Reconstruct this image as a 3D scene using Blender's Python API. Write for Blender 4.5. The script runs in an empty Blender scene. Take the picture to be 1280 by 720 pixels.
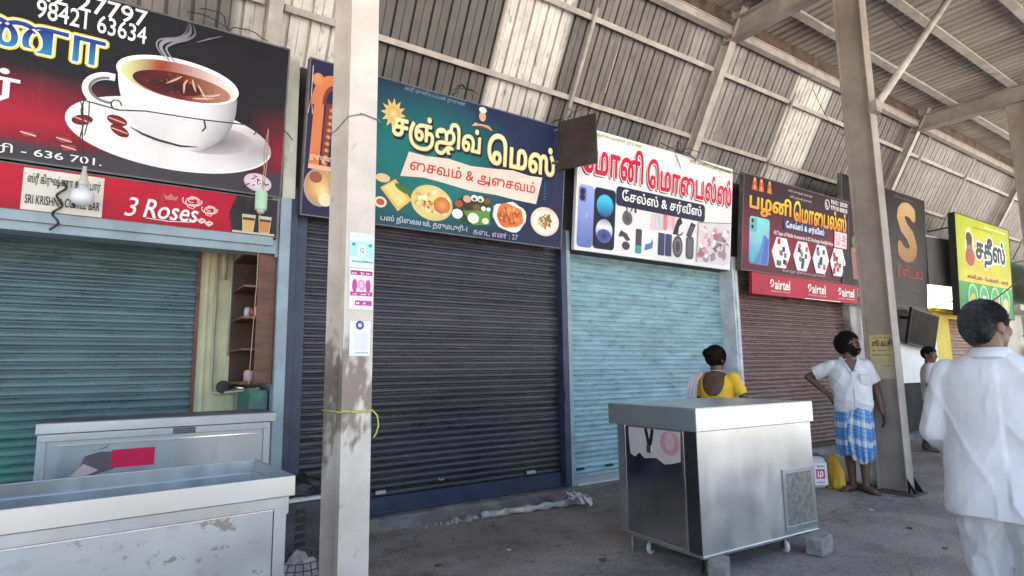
import bpy, bmesh, math, random
from math import sin, cos, pi, radians, sqrt, atan2
from mathutils import Vector, Matrix, noise, geometry

S = bpy.context.scene
COL = S.collection
random.seed(7)

# ------------------------------------------------------------------ camera
def look():
    p, r, y = 0.136028167, -0.0130676839, 0.59829838
    f = Vector((sin(y) * cos(p), cos(y) * cos(p), sin(p)))
    rt = Vector((cos(y), -sin(y), 0)); up = rt.cross(f)
    r2 = rt * cos(r) + up * sin(r); u2 = -rt * sin(r) + up * cos(r)
    m = Matrix((r2, u2, -f)).transposed().to_4x4()
    m.translation = Vector((0, 0, 1.36))
    return m
cd = bpy.data.cameras.new('camera'); cam = bpy.data.objects.new('camera', cd); COL.objects.link(cam)
cam.matrix_world = look(); cd.sensor_width = 36; cd.lens = 737.4188 / 1280 * 36; cd.clip_start = .05; cd.clip_end = 2000
S.camera = cam

# ------------------------------------------------------------------ light
SUN_EL, SUN_AZ = radians(58), radians(25)       # behind the shops: the shed shades the whole front
w = bpy.data.worlds.new('World'); S.world = w; w.use_nodes = True
nt = w.node_tree; bg = nt.nodes['Background']
sky = nt.nodes.new('ShaderNodeTexSky'); sky.sky_type = 'NISHITA'; sky.sun_disc = False
sky.sun_elevation = SUN_EL; sky.sun_rotation = SUN_AZ; sky.dust_density = 3.0; sky.air_density = 1.2
nt.links.new(sky.outputs[0], bg.inputs[0]); bg.inputs[1].default_value = 0.095
ld = bpy.data.lights.new('sun', 'SUN'); ld.energy = 5.0; ld.angle = radians(.5); ld.color = (1, .95, .88)
lo = bpy.data.objects.new('sun', ld); COL.objects.link(lo)
sv = Vector((sin(SUN_AZ) * cos(SUN_EL), cos(SUN_AZ) * cos(SUN_EL), sin(SUN_EL)))
lo.rotation_euler = sv.to_track_quat('Z', 'Y').to_euler(); lo.location = sv * 60
vs = S.view_settings; vs.view_transform = 'Standard'; vs.look = 'None'; vs.exposure = 2.75; vs.gamma = 1; vs.use_curve_mapping = False
S.cycles.max_bounces = 8; S.cycles.diffuse_bounces = 5; S.cycles.glossy_bounces = 4
S.cycles.use_denoising = True
S.cycles.sample_clamp_indirect = 6

# ------------------------------------------------------------------ helpers: colour and materials
def lin(c):
    return c / 12.92 if c <= .04045 else ((c + .055) / 1.055) ** 2.4
def rgb(*c):
    """sRGB 0..255 -> linear"""
    if len(c) == 1: c = c[0]
    return tuple(lin(x / 255) for x in c[:3])
def mix(a, b, t): return tuple(x + (y - x) * t for x, y in zip(a, b))

def M(name, col, rough=.6, metal=0, var=.18, scale=3, bump=.0, bscale=40, dirt=None, dmin=.5, dmax=.62, dscale=(2, 2, 2), attr=None, streak=None, spec=.5, detail=6, rvar=0, coat=0):
    """Principled material: base colour (or colour attribute), broad tone variation, optional dirt patches and bump"""
    m = bpy.data.materials.new(name); m.use_nodes = True
    n = m.node_tree.nodes; l = m.node_tree.links; b = n['Principled BSDF']
    tc = n.new('ShaderNodeTexCoord')
    def noi(sc, det=detail, vec=None, rough_=.6):
        mp = n.new('ShaderNodeMapping'); mp.inputs['Scale'].default_value = sc if isinstance(sc, tuple) else (sc,) * 3
        l.new(tc.outputs['Object'], mp.inputs['Vector'])
        t = n.new('ShaderNodeTexNoise'); t.inputs['Scale'].default_value = 1; t.inputs['Detail'].default_value = det; t.inputs['Roughness'].default_value = rough_
        l.new(mp.outputs[0], t.inputs['Vector']); return t
    def mixn(a, bb, fac, mode='MIX'):
        x = n.new('ShaderNodeMix'); x.data_type = 'RGBA'; x.blend_type = mode
        for s, i in ((fac, 0), (a, 6), (bb, 7)):
            if hasattr(s, 'links'): l.new(s, x.inputs[i])
            elif i == 0: x.inputs[0].default_value = s
            else: x.inputs[i].default_value = (*s[:3], 1)
        return x.outputs[2]
    def ramp(t, lo_, hi_, a=0, c=1):
        r = n.new('ShaderNodeMapRange'); r.interpolation_type = 'SMOOTHSTEP'; r.inputs[1].default_value = lo_; r.inputs[2].default_value = hi_; r.inputs[3].default_value = a; r.inputs[4].default_value = c
        l.new(t, r.inputs[0]); return r.outputs[0]
    if attr:
        at = n.new('ShaderNodeAttribute'); at.attribute_name = attr; base = at.outputs['Color']
    else:
        base = col
    if var:
        t = noi(scale); f = ramp(t.outputs[0], .3, .7, 1 - var, 1 + var)
        cb = n.new('ShaderNodeCombineColor')
        for i in range(3): l.new(f, cb.inputs[i])
        base = mixn(base, cb.outputs[0], 1.0, 'MULTIPLY')
    if streak:
        t = noi(streak[1], 5); f = ramp(t.outputs[0], streak[2], streak[3], 0, streak[4])
        base = mixn(base, streak[0], f)
    if dirt:
        t = noi(dscale, 8, rough_=.7); f = ramp(t.outputs[0], dmin, dmax)
        base = mixn(base, dirt, f)
    if hasattr(base, 'links'): l.new(base, b.inputs['Base Color'])
    else: b.inputs['Base Color'].default_value = (*base, 1)
    b.inputs['Roughness'].default_value = rough; b.inputs['Metallic'].default_value = metal
    b.inputs['Specular IOR Level'].default_value = spec
    if coat: b.inputs['Coat Weight'].default_value = coat; b.inputs['Coat Roughness'].default_value = .2
    if rvar:
        t = noi(scale * 2 if not isinstance(scale, tuple) else tuple(2 * s for s in scale)); l.new(ramp(t.outputs[0], .3, .7, max(.03, rough - rvar), min(1, rough + rvar)), b.inputs['Roughness'])
    if bump:
        t = noi(bscale, 4); bp = n.new('ShaderNodeBump'); bp.inputs['Strength'].default_value = bump; bp.inputs['Distance'].default_value = .02
        l.new(t.outputs[0], bp.inputs['Height']); l.new(bp.outputs[0], b.inputs['Normal'])
    return m

def emit_mat(name, col, s):
    m = bpy.data.materials.new(name); m.use_nodes = True; b = m.node_tree.nodes['Principled BSDF']
    b.inputs['Base Color'].default_value = (*col, 1); b.inputs['Emission Color'].default_value = (*col, 1); b.inputs['Emission Strength'].default_value = s
    return m

# ------------------------------------------------------------------ helpers: objects
def tag(o, label=None, cat=None, group=None, kind=None):
    for k, v in (('label', label), ('category', cat), ('group', group), ('kind', kind)):
        if v: o[k] = v
    return o
def thing(name, label, cat, loc=(0, 0, 0), rot=(0, 0, 0), group=None):
    o = bpy.data.objects.new(name, None); COL.objects.link(o); o.empty_display_size = .1
    o.location = loc; o.rotation_euler = rot if isinstance(rot, (tuple, list)) else (0, 0, rot)
    return tag(o, label, cat, group)
def link(name, me, parent=None, mats=(), smooth=False):
    o = bpy.data.objects.new(name, me); COL.objects.link(o)
    for m in mats: me.materials.append(m)
    if smooth: me.shade_smooth()
    if parent: o.parent = parent
    return o
def copy_tree(o, parent=None):
    c = o.copy(); COL.objects.link(c); c.parent = parent
    for ch in list(o.children): copy_tree(ch, c)
    return c

class MB:
    """collects shapes, then links them as one mesh object"""
    def __init__(s): s.v = []; s.f = []; s.mi = []; s.c = []; s.cur = (1, 1, 1); s.m = 0
    def add(s, vs, fs, cols=None):
        k = len(s.v); s.v += [tuple(v) for v in vs]; s.f += [tuple(i + k for i in f) for f in fs]
        s.mi += [s.m] * len(fs); s.c += list(cols) if cols else [s.cur] * len(vs); return s
    def box(s, x0, x1, y0, y1, z0, z1, M_=None):
        vs = [Vector((x, y, z)) for x in (x0, x1) for y in (y0, y1) for z in (z0, z1)]
        if M_ is not None: vs = [M_ @ v for v in vs]
        return s.add(vs, [(0, 1, 3, 2), (4, 6, 7, 5), (0, 4, 5, 1), (2, 3, 7, 6), (0, 2, 6, 4), (1, 5, 7, 3)])
    def beam(s, p, q, wx, wy, up=(0, 0, 1), ends=True):
        """box of section wx (sideways) by wy (along up) from p to q"""
        p, q = Vector(p), Vector(q); d = (q - p).normalized(); u = Vector(up); sd = d.cross(u).normalized(); u = sd.cross(d).normalized()
        vs = [e + sd * a * wx / 2 + u * b * wy / 2 for e in (p, q) for a, b in ((-1, -1), (1, -1), (1, 1), (-1, 1))]
        return s.add(vs, [(0, 1, 5, 4), (1, 2, 6, 5), (2, 3, 7, 6), (3, 0, 4, 7), (3, 2, 1, 0), (4, 5, 6, 7)])
    def tube(s, pts, r, n=8, caps=True, closed=False):
        pts = [Vector(p) for p in pts]; N = len(pts); rs = r if isinstance(r, (list, tuple)) else [r] * N
        vs = []; ref = None
        for i, p in enumerate(pts):
            if closed: d = pts[(i + 1) % N] - pts[i - 1]
            else: d = pts[min(i + 1, N - 1)] - pts[max(i - 1, 0)]
            d.normalize()
            if ref is None:
                ref = d.orthogonal().normalized()
            ref = (ref - d * ref.dot(d)); ref = ref.normalized() if ref.length > 1e-6 else d.orthogonal().normalized()
            b = d.cross(ref)
            vs += [p + (ref * cos(2 * pi * k / n) + b * sin(2 * pi * k / n)) * rs[i] for k in range(n)]
        fs = [(i * n + k, i * n + (k + 1) % n, ((i + 1) % N) * n + (k + 1) % n, ((i + 1) % N) * n + k) for i in range(N if closed else N - 1) for k in range(n)]
        if caps and not closed: fs += [tuple(range(n))[::-1], tuple((N - 1) * n + k for k in range(n))]
        return s.add(vs, fs)
    def lathe(s, prof, n=24, c=(0, 0, 0), axis='Z', cols=None):
        """prof: list of (r, h) revolved about an axis through c"""
        vs = []; c = Vector(c)
        for r, h in prof:
            for k in range(n):
                a = 2 * pi * k / n; x, y = r * cos(a), r * sin(a)
                vs.append(c + (Vector((x, y, h)) if axis == 'Z' else Vector((x, h, y)) if axis == 'Y' else Vector((h, x, y))))
        N = len(prof)
        fs = [(i * n + k, i * n + (k + 1) % n, (i + 1) * n + (k + 1) % n, (i + 1) * n + k) for i in range(N - 1) for k in range(n)]
        if prof[0][0] > 1e-5: fs.append(tuple(range(n))[::-1])
        if prof[-1][0] > 1e-5: fs.append(tuple((N - 1) * n + k for k in range(n)))
        return s.add(vs, fs)
    def loft(s, rings, caps=True, cols=None):
        n = len(rings[0]); vs = [v for r in rings for v in r]; N = len(rings)
        fs = [(i * n + k, i * n + (k + 1) % n, (i + 1) * n + (k + 1) % n, (i + 1) * n + k) for i in range(N - 1) for k in range(n)]
        if caps: fs += [tuple(range(n))[::-1], tuple((N - 1) * n + k for k in range(n))]
        return s.add(vs, fs, cols)
    def extrude_profile(s, prof, x0, x1, nx=1, colf=None):
        """open profile of (y,z) swept along X"""
        n = len(prof); vs = []; cs = []
        for i in range(nx + 1):
            x = x0 + (x1 - x0) * i / nx
            for y, z in prof:
                vs.append((x, y, z)); cs.append(colf(x, z) if colf else s.cur)
        fs = [(i * n + k, (i + 1) * n + k, (i + 1) * n + k + 1, i * n + k + 1) for i in range(nx) for k in range(n - 1)]
        return s.add(vs, fs, cs)
    def mesh(s, name):
        me = bpy.data.meshes.new(name); me.from_pydata(s.v, [], s.f)
        me.polygons.foreach_set('material_index', s.mi)
        if any(c != (1, 1, 1) for c in s.c):
            a = me.color_attributes.new('Col', 'FLOAT_COLOR', 'POINT')
            a.data.foreach_set('color', [x for c in s.c for x in (*c[:3], 1)])
        bm = bmesh.new(); bm.from_mesh(me); bmesh.ops.recalc_face_normals(bm, faces=bm.faces); bm.to_mesh(me); bm.free()
        return me
    def build(s, name, mats, parent=None, smooth=False, bevel=0, seg=2, auto=None):
        o = link(name, s.mesh(name), parent, mats if isinstance(mats, (list, tuple)) else [mats], smooth)
        if auto: o.data.shade_auto_smooth() if hasattr(o.data, 'shade_auto_smooth') else o.data.set_sharp_from_angle(angle=auto)
        if bevel:
            b = o.modifiers.new('bevel', 'BEVEL'); b.width = bevel; b.segments = seg; b.limit_method = 'ANGLE'
        return o

# ------------------------------------------------------------------ helpers: printed artwork on flat boards
_glyph = {}
def glyphs(t, bold=0, shear=0):
    k = (t, bold, shear)
    if k not in _glyph:
        c = bpy.data.curves.new('t', 'FONT'); c.body = t; c.size = 1; c.resolution_u = 3; c.offset = bold; c.shear = shear
        o = bpy.data.objects.new('t', c); COL.objects.link(o); bpy.context.view_layer.update()
        me = bpy.data.meshes.new_from_object(o.evaluated_get(bpy.context.evaluated_depsgraph_get()))
        _glyph[k] = ([tuple(v.co[:2]) for v in me.vertices], [tuple(p.vertices) for p in me.polygons])
        bpy.data.objects.remove(o); bpy.data.curves.remove(c); bpy.data.meshes.remove(me)
    return _glyph[k]
PRE = '\u0bc6\u0bc7\u0bc8'
def tamil(s):
    """Blender sets letters in typing order: move the vowel signs that are written before their consonant"""
    out = []
    for ch in s:
        if ch == '\u0bca': out.insert(len(out) - 1, '\u0bc6'); out.append('\u0bbe')
        elif ch == '\u0bcb': out.insert(len(out) - 1, '\u0bc7'); out.append('\u0bbe')
        elif ch in PRE: out.insert(len(out) - 1, ch)
        else: out.append(ch)
    return ''.join(out)

class Art:
    STEP = .00022
    def __init__(s, w0=.0012): s.v = []; s.f = []; s.c = []; s.w = w0; s.cuts = []; s.last = None; s.skip = False
    def cut(s, join=False):
        if s.f and (not s.cuts or s.cuts[-1] != len(s.f)): s.cuts.append(len(s.f))
        s.skip = join
    def _add(s, vs, fs, cols):
        k = len(s.v); s.v += [(u, -s.w, v) for u, v in vs]; s.f += [tuple(i + k for i in f) for f in fs]; s.c += cols; s.w += s.STEP
    def poly(s, pts, col):
        tri = geometry.tessellate_polygon([[Vector((p[0], p[1], 0)) for p in pts]])
        s._add(pts, tri, [col] * len(pts) if not isinstance(col, list) else col)
    def rect(s, u0, v0, u1, v1, col): s._add([(u0, v0), (u1, v0), (u1, v1), (u0, v1)], [(0, 1, 2, 3)], [col] * 4 if not isinstance(col, list) else col)
    def grid(s, u0, v0, u1, v1, nu, nv, f):
        P = [(u0 + (u1 - u0) * i / nu, v0 + (v1 - v0) * j / nv) for j in range(nv + 1) for i in range(nu + 1)]
        s._add(P, [(j * (nu + 1) + i, j * (nu + 1) + i + 1, (j + 1) * (nu + 1) + i + 1, (j + 1) * (nu + 1) + i) for j in range(nv) for i in range(nu)], [f(*p) for p in P])
    def disc(s, cu, cv, a, b=None, col=(1, 1, 1), edge=None, rot=0, n=36, rings=1, f=None, a0=0, a1=2 * pi):
        b = b or a; edge = edge or col; cr, sr = cos(rot), sin(rot)
        P = [(cu, cv)]; C = [f(cu, cv) if f else col]
        for j in range(1, rings + 1):
            t = j / rings
            for k in range(n):
                x, y = a * t * cos(a0 + (a1 - a0) * k / n), b * t * sin(a0 + (a1 - a0) * k / n); p = (cu + x * cr - y * sr, cv + x * sr + y * cr)
                P.append(p); C.append(f(*p) if f else mix(col, edge, t))
        F = [(0, 1 + k, 1 + (k + 1) % n) for k in range(n)]
        for j in range(rings - 1):
            F += [(1 + j * n + k, 1 + (j + 1) * n + k, 1 + (j + 1) * n + (k + 1) % n, 1 + j * n + (k + 1) % n) for k in range(n)]
        s._add(P, F, C)
    def stroke(s, pts, w, col, closed=False):
        P = [Vector(p) for p in pts]; N = len(P); ws = w if isinstance(w, list) else [w] * N; vs = []
        for i in range(N):
            d = (P[(i + 1) % N] - P[i - 1]) if closed else (P[min(i + 1, N - 1)] - P[max(i - 1, 0)])
            d.normalize(); nn = Vector((-d.y, d.x)) * ws[i] / 2
            vs += [tuple(P[i] + nn), tuple(P[i] - nn)]
        M_ = N if closed else N - 1
        s._add(vs, [(2 * i, 2 * i + 1, (2 * i + 3) % (2 * N), (2 * i + 2) % (2 * N)) for i in range(M_)], [col] * len(vs) if not isinstance(col, list) else [c for c in col for _ in (0, 1)])
    def rrect(s, u0, v0, u1, v1, r, col, f=None):
        P = []
        for cx, cy, a in ((u1 - r, v1 - r, 0), (u0 + r, v1 - r, pi / 2), (u0 + r, v0 + r, pi), (u1 - r, v0 + r, 3 * pi / 2)):
            P += [(cx + r * cos(a + k * pi / 10), cy + r * sin(a + k * pi / 10)) for k in range(6)]
        cs = [f(*p) if f else col for p in P]; c = ((u0 + u1) / 2, (v0 + v1) / 2)
        s._add([c] + P, [(0, 1 + k, 1 + (k + 1) % len(P)) for k in range(len(P))], [f(*c) if f else col] + cs)
    def text(s, t, u0, v0, u1, v1, col, bold=0.0, shear=0, tam=True, rot=0, shift=(0, 0), grad=None, ref=0.0):
        """writes t so that its ink fills the box; every pass of one word uses the plain outline as its measure"""
        t = tamil(t) if tam else t
        V, F = glyphs(t, 0, shear)
        xs = [p[0] for p in V]; ys = [p[1] for p in V]; x0, x1, y0, y1 = min(xs), max(xs), min(ys), max(ys)
        su, sv_ = (u1 - u0) / (x1 - x0), (v1 - v0) / (y1 - y0)
        P = [((p[0] - x0) * su, (p[1] - y0) * sv_) for p in V]
        cols = [grad(min(1, max(0, p[1] / (v1 - v0)))) if grad else col for p in P]
        key = (t, round(u0 / .25))
        if s.last is not None and key != s.last and not s.skip: s.cuts.append(len(s.f))
        s.last = key; s.skip = False; st = s.STEP
        # heavier strokes: the word set several times, a hair apart
        N = 1 if bold < .006 else 8 if bold < .045 else 12
        for k in range(N):
            r = bold * .9 if N > 1 else 0; a_ = 2 * pi * (k + .5) / N; du, dv = r * su * cos(a_), r * sv_ * sin(a_); s.STEP = .00003
            s._add([(u0 + a + shift[0] + du, v0 + b + shift[1] + dv) for a, b in P], F, cols)
        s.STEP = st; s.w += st
    def scribble(s, u0, v0, u1, v1, col, lines=1, dens=.8, rnd=None):
        """print too small to read: a row of short marks"""
        r = rnd or random.Random(int(u0 * 1000 + v0 * 77)); h = (v1 - v0) / lines
        for i in range(lines):
            y = v0 + h * i; u = u0; P = []; F = []
            while u < u1:
                wd = h * r.uniform(.25, .6); hh = h * r.uniform(.35, .62)
                if r.random() < dens:
                    k = len(P); P += [(u, y + h * .12), (u + wd, y + h * .12), (u + wd, y + hh + h * .1), (u, y + hh + h * .1)]; F.append((k, k + 1, k + 2, k + 3))
                u += wd + h * .14
            if P: s._add(P, F, [col] * len(P))
    def build(s, name, m, parent):
        if name == 'lettering' and s.cuts:          # each line of writing is a part of its own
            cuts = [0] + s.cuts + [len(s.f)]; o = None
            for a_, b_ in zip(cuts[:-1], cuts[1:]):
                F = s.f[a_:b_]; ids = sorted({i for f in F for i in f}); mp = {i: k for k, i in enumerate(ids)}; q = Art()
                q.v = [s.v[i] for i in ids]; q.c = [s.c[i] for i in ids]; q.f = [tuple(mp[i] for i in f) for f in F]; o = q.build(name, m, parent)
            return o
        me = bpy.data.meshes.new(name); me.from_pydata(s.v, [], s.f)
        a = me.color_attributes.new('Col', 'FLOAT_COLOR', 'POINT'); a.data.foreach_set('color', [x for c in s.c for x in (*c[:3], 1)])
        return link(name, me, parent, [m])

# ------------------------------------------------------------------ materials
mt_ground = M('worn_concrete', (.285, .245, .218), .85, var=.22, scale=1.6, bump=.5, bscale=45, dirt=(.135, .115, .102), dmin=.48, dmax=.74, dscale=(1.5, 1.9, 1), streak=((.36, .32, .295), (4, 22, 1), .60, .70, .6), spec=.25)
def worn_floor(m):
    # fine speckle and a net of hairline cracks in the concrete
    n, l = m.node_tree.nodes, m.node_tree.links; b = n['Principled BSDF']; src = b.inputs['Base Color'].links[0].from_socket; tc = n.new('ShaderNodeTexCoord')
    wp = n.new('ShaderNodeTexNoise'); wp.inputs['Scale'].default_value = 2.2; wp.inputs['Detail'].default_value = 5; l.new(tc.outputs['Object'], wp.inputs['Vector'])
    ad = n.new('ShaderNodeMix'); ad.data_type = 'RGBA'; ad.blend_type = 'LINEAR_LIGHT'; ad.inputs[0].default_value = .5; l.new(tc.outputs['Object'], ad.inputs[6]); l.new(wp.outputs['Color'], ad.inputs[7])
    vo = n.new('ShaderNodeTexVoronoi'); vo.feature = 'DISTANCE_TO_EDGE'; vo.inputs['Scale'].default_value = .55; l.new(ad.outputs[2], vo.inputs['Vector'])
    mr = n.new('ShaderNodeMapRange'); mr.inputs[1].default_value = 0; mr.inputs[2].default_value = .009; mr.inputs[3].default_value = .5; mr.inputs[4].default_value = 0; l.new(vo.outputs['Distance'], mr.inputs[0])
    mx = n.new('ShaderNodeMix'); mx.data_type = 'RGBA'; l.new(mr.outputs[0], mx.inputs[0]); l.new(src, mx.inputs[6]); mx.inputs[7].default_value = (.05, .043, .038, 1)
    sp = n.new('ShaderNodeTexNoise'); sp.inputs['Scale'].default_value = 38; sp.inputs['Detail'].default_value = 6; sp.inputs['Roughness'].default_value = .8; l.new(tc.outputs['Object'], sp.inputs['Vector'])
    m2 = n.new('ShaderNodeMapRange'); m2.inputs[1].default_value = .32; m2.inputs[2].default_value = .68; m2.inputs[3].default_value = .62; m2.inputs[4].default_value = 1.38; l.new(sp.outputs[0], m2.inputs[0])
    cb = n.new('ShaderNodeCombineColor'); [l.new(m2.outputs[0], cb.inputs[i]) for i in range(3)]
    ml = n.new('ShaderNodeMix'); ml.data_type = 'RGBA'; ml.blend_type = 'MULTIPLY'; ml.inputs[0].default_value = 1; l.new(mx.outputs[2], ml.inputs[6]); l.new(cb.outputs[0], ml.inputs[7]); l.new(ml.outputs[2], b.inputs['Base Color'])
worn_floor(mt_ground)
mt_step = M('step_concrete', (.20, .18, .165), .85, var=.35, scale=3, bump=.4, bscale=35, dirt=(.09, .08, .075), dmin=.5, dmax=.7)
mt_plaster_white = M('old_whitewash', (.55, .53, .45), .8, var=.2, scale=2, dirt=(.22, .19, .14), dmin=.56, dmax=.75, dscale=(5, 5, 1.2), bump=.1)
mt_soot = M('sooty_wall', (.07, .063, .056), .9, var=.4, scale=1.5)
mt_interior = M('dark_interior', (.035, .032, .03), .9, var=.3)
mt_bluepaint = M('pale_blue_paint', (.27, .345, .38), .5, var=.15, scale=4, dirt=(.13, .16, .17), dmin=.6, dmax=.75, dscale=(9, 9, 2))
mt_navy = M('navy_paint', (.028, .038, .078), .45, var=.25, scale=5, dirt=(.09, .09, .1), dmin=.62, dmax=.75, dscale=(12, 12, 3))
mt_yellowgreen = M('lime_wash', (.62, .60, .38), .75, var=.15, scale=2, dirt=(.2, .19, .1), dmin=.58, dmax=.8, dscale=(4, 4, 1), bump=.1)
mt_yellow = M('yellow_paint', (.72, .55, .06), .6, var=.15, scale=2, dirt=(.3, .23, .06), dmin=.6, dmax=.8)
mt_white = M('white_paint', (.76, .76, .75), .5, var=.06, scale=2, dirt=(.45, .44, .42), dmin=.62, dmax=.85)
mt_cream = M('cream_paint', (.6, .56, .45), .7, var=.15, scale=1.5, dirt=(.3, .27, .22), dmin=.55, dmax=.8)
mt_palegreen = M('pale_green_paint', (.35, .45, .36), .7, var=.2, scale=1.5)
mt_brownwood = M('brown_wood', (.13, .05, .028), .55, var=.35, scale=(3, 3, 14), bump=.1)
mt_darkwood = M('dark_wood', (.06, .03, .02), .6, var=.3, scale=4)
mt_sheet = M('aged_steel_sheet', (.5, .47, .43), .55, metal=.0, var=.16, scale=(6, 6, .6), attr='Col', streak=((.06, .05, .042), (12, 12, .22), .56, .74, .7), dirt=(.04, .034, .03), dmin=.64, dmax=.82, dscale=(1.6, 1.6, .5), detail=3)
mt_roof = M('roof_sheet', (.40, .355, .31), .6, attr='Col', var=.2, scale=(5, .5, 5), streak=((.22, .13, .08), (14, .4, 14), .6, .75, .6), dirt=(.2, .15, .11), dmin=.55, dmax=.78, dscale=(1.2, .5, 1), bump=.05)
mt_purlin = M('purlin_paint', (.42, .39, .355), .55, var=.2, scale=5, dirt=(.2, .14, .1), dmin=.6, dmax=.72, dscale=(6, 10, 10))
mt_rafter = M('rafter_paint', (.30, .262, .235), .6, var=.2, scale=3, dirt=(.16, .11, .08), dmin=.58, dmax=.75, dscale=(4, 4, 4))
mt_pillar = M('pillar_paint', (.64, .58, .54), .55, var=.12, scale=(5, 5, .8), dirt=(.10, .075, .06), dmin=.62, dmax=.72, dscale=(10, 10, 5), streak=((.30, .25, .22), (16, 16, .8), .55, .8, .6), bump=.08)
mt_grime = M('pillar_paint_grimy', (.64, .58, .54), .6, var=.12, scale=4, attr='Col', bump=.08)
mt_rust = M('rusty_plate', (.10, .07, .05), .8, var=.4, scale=6)
mt_slats = M('painted_slats', (.5, .5, .5), .35, var=.20, scale=(3, 3, 9), attr='Col', rvar=.12, dirt=(.15, .135, .12), dmin=.62, dmax=.86, dscale=(6, 6, 1.2), streak=((.32, .31, .30), (2.5, 2.5, 40), .68, .80, .2))
mt_print = M('printed_vinyl', (.5, .5, .5), .42, var=.10, scale=1.5, attr='Col', spec=.22, bump=.35, bscale=(2.2, 2.2, 2.2), streak=((.26, .235, .21), (7, 7, 1.1), .60, .82, .22))
mt_paper = M('printed_paper', (.5, .5, .5), .8, var=.06, scale=9, attr='Col')
mt_signedge = M('sign_frame_steel', (.12, .11, .11), .5, var=.3, scale=6)
mt_black = M('black_plastic', (.012, .012, .013), .45, var=.3)
mt_wire = M('black_wire', (.02, .018, .017), .6, var=0)

# ------------------------------------------------------------------ ground and step
me = bpy.data.meshes.new('ground')
def patch(mb, x0, x1, y0, y1, nx, ny, f):
    vs = [(x0 + (x1 - x0) * i / nx, y0 + (y1 - y0) * j / ny, 0) for j in range(ny + 1) for i in range(nx + 1)]
    vs = [(x, y, f(x, y)) for x, y, _ in vs]
    mb.add(vs, [(j * (nx + 1) + i, j * (nx + 1) + i + 1, (j + 1) * (nx + 1) + i + 1, (j + 1) * (nx + 1) + i) for j in range(ny) for i in range(nx)])
g = MB(); g.add([(-400, -400, 0), (400, -400, 0), (400, 400, 0), (-400, 400, 0)], [(0, 1, 2, 3)])
go = g.build('ground', [mt_ground]); tag(go, kind='structure')
yd = MB(); yd.add([(-60, -60, .004), (80, -60, .004), (80, -1.9, .004), (-60, -1.9, .004)], [(0, 1, 2, 3)])  # unseen pale yard behind the camera, added to bounce sun under the roof
yo = yd.build('bounce_yard', [M('bounce_yard_concrete', (.54, .485, .42), .85, var=.2, scale=.7, dirt=(.36, .32, .28), dmin=.5, dmax=.7)]); tag(yo, kind='structure')
st = MB()
def step_edge(x): return 4.95 + .035 * noise.noise((x * 1.7, 3, 0)) + (.05 * max(0, noise.noise((x * 4, 9, 0))))
rings = []
for i in range(0, 260):
    x = 1.2 + i * .05; y = step_edge(x); h = .108 + .006 * noise.noise((x * 3, 1, 1)); c = .03 + .02 * noise.noise((x * 6, 5, 2))
    rings.append([(x, y + .01, 0), (x, y, h - c * .6), (x, y + c, h), (x, 5.6, h + .004), (x, 5.6, 0)])
st.loft(rings); so = st.build('step', [mt_step]); tag(so, kind='structure')

# ------------------------------------------------------------------ shop row
SH_PITCH = .060
def shutter_mb(x0, x1, y, z0, z1, colf, pitch=SH_PITCH, depth=.016):
    mb = MB(); n = int(round((z1 - z0) / pitch)); p = (z1 - z0) / n; prof = []
    for k in range(n):
        z = z0 + k * p
        for t, q in ((0, .45), (.03, -.1), (.08, -.75), (.2, -1), (.42, -.98), (.62, -.72), (.8, -.25), (.86, .45)):
            prof.append((y + depth * q, z + t * p))
    prof.append((y + .006, z1))
    mb.extrude_profile(prof, x0, x1, 36, colf)
    sd = x0 * 3.1                                   # slats sag, bulge and carry shallow dents
    mb.v = [(x, yy + .004 * noise.noise((x * .7, z * .8, sd)) + .0015 * noise.noise((x * 1.6, int((z - z0) / p + .01) * 5.7, sd)) + .008 * min(0, noise.noise((x * 2.3, z * 2.6, sd + 9)) + .42), z + .0010 * noise.noise((x * .9, int((z - z0) / p + .01) * 3.3, sd + 4))) for x, yy, z in mb.v]
    return mb
rnd = random.Random(3)
def slat_tone(base, amp, seed, extra=None):
    def f(x, z):
        k = int(z / SH_PITCH); r = random.Random(k * 31 + seed).uniform(-amp, amp)
        c = tuple(b * (1 + r + .12 * noise.noise((x * 1.3, z * 2, seed))) for b in base)
        return extra(x, z, c) if extra else c
    return f

bld = thing('shop_building', 'long row of small shops with rolling shutters behind the hanging signboards', 'building', (0, 5.1, 0))
def P_(mb, name, m, label=None, **k):
    o = mb.build(name, m, bld, **k); o.location = (0, -5.1, 0)      # modelled in world metres, hung on the building's base
    if label: o['label'] = label
    return o
b = MB()
b.box(-8, 1.09, 5.62, 9, 0, 3.95); b.box(1.22, 13.55, 5.42, 9, 0, 3.95); b.box(16.25, 17.4, 5.1, 9, 0, 3.95); b.box(13.55, 16.25, 5.46, 9, 0, 2.42)  # wall kept low behind the white sheet, an added gap for daylight
b.box(-8, 13.55, 5.15, 9, 3.95, 4.06); b.box(16.25, 17.4, 5.15, 9, 3.95, 4.06)
P_(b, 'wall', [mt_soot])
b = MB(); b.box(1.1, 1.205, 4.97, 5.62, 2.79, 4.05); P_(b, 'pier', [mt_plaster_white], 'whitewashed pier between the coffee signboard and the mess signboard', bevel=.006)
# lintels: wall strip above each shutter
for x0, x1, z0 in ((1.22, 4.17, 2.62), (4.17, 7.28, 2.70), (7.28, 10.33, 2.5), (10.7, 13.5, 2.45)):
    b = MB(); b.box(x0, x1, 5.13, 5.44, z0, 3.948); P_(b, 'lintel', [mt_soot])
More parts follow.
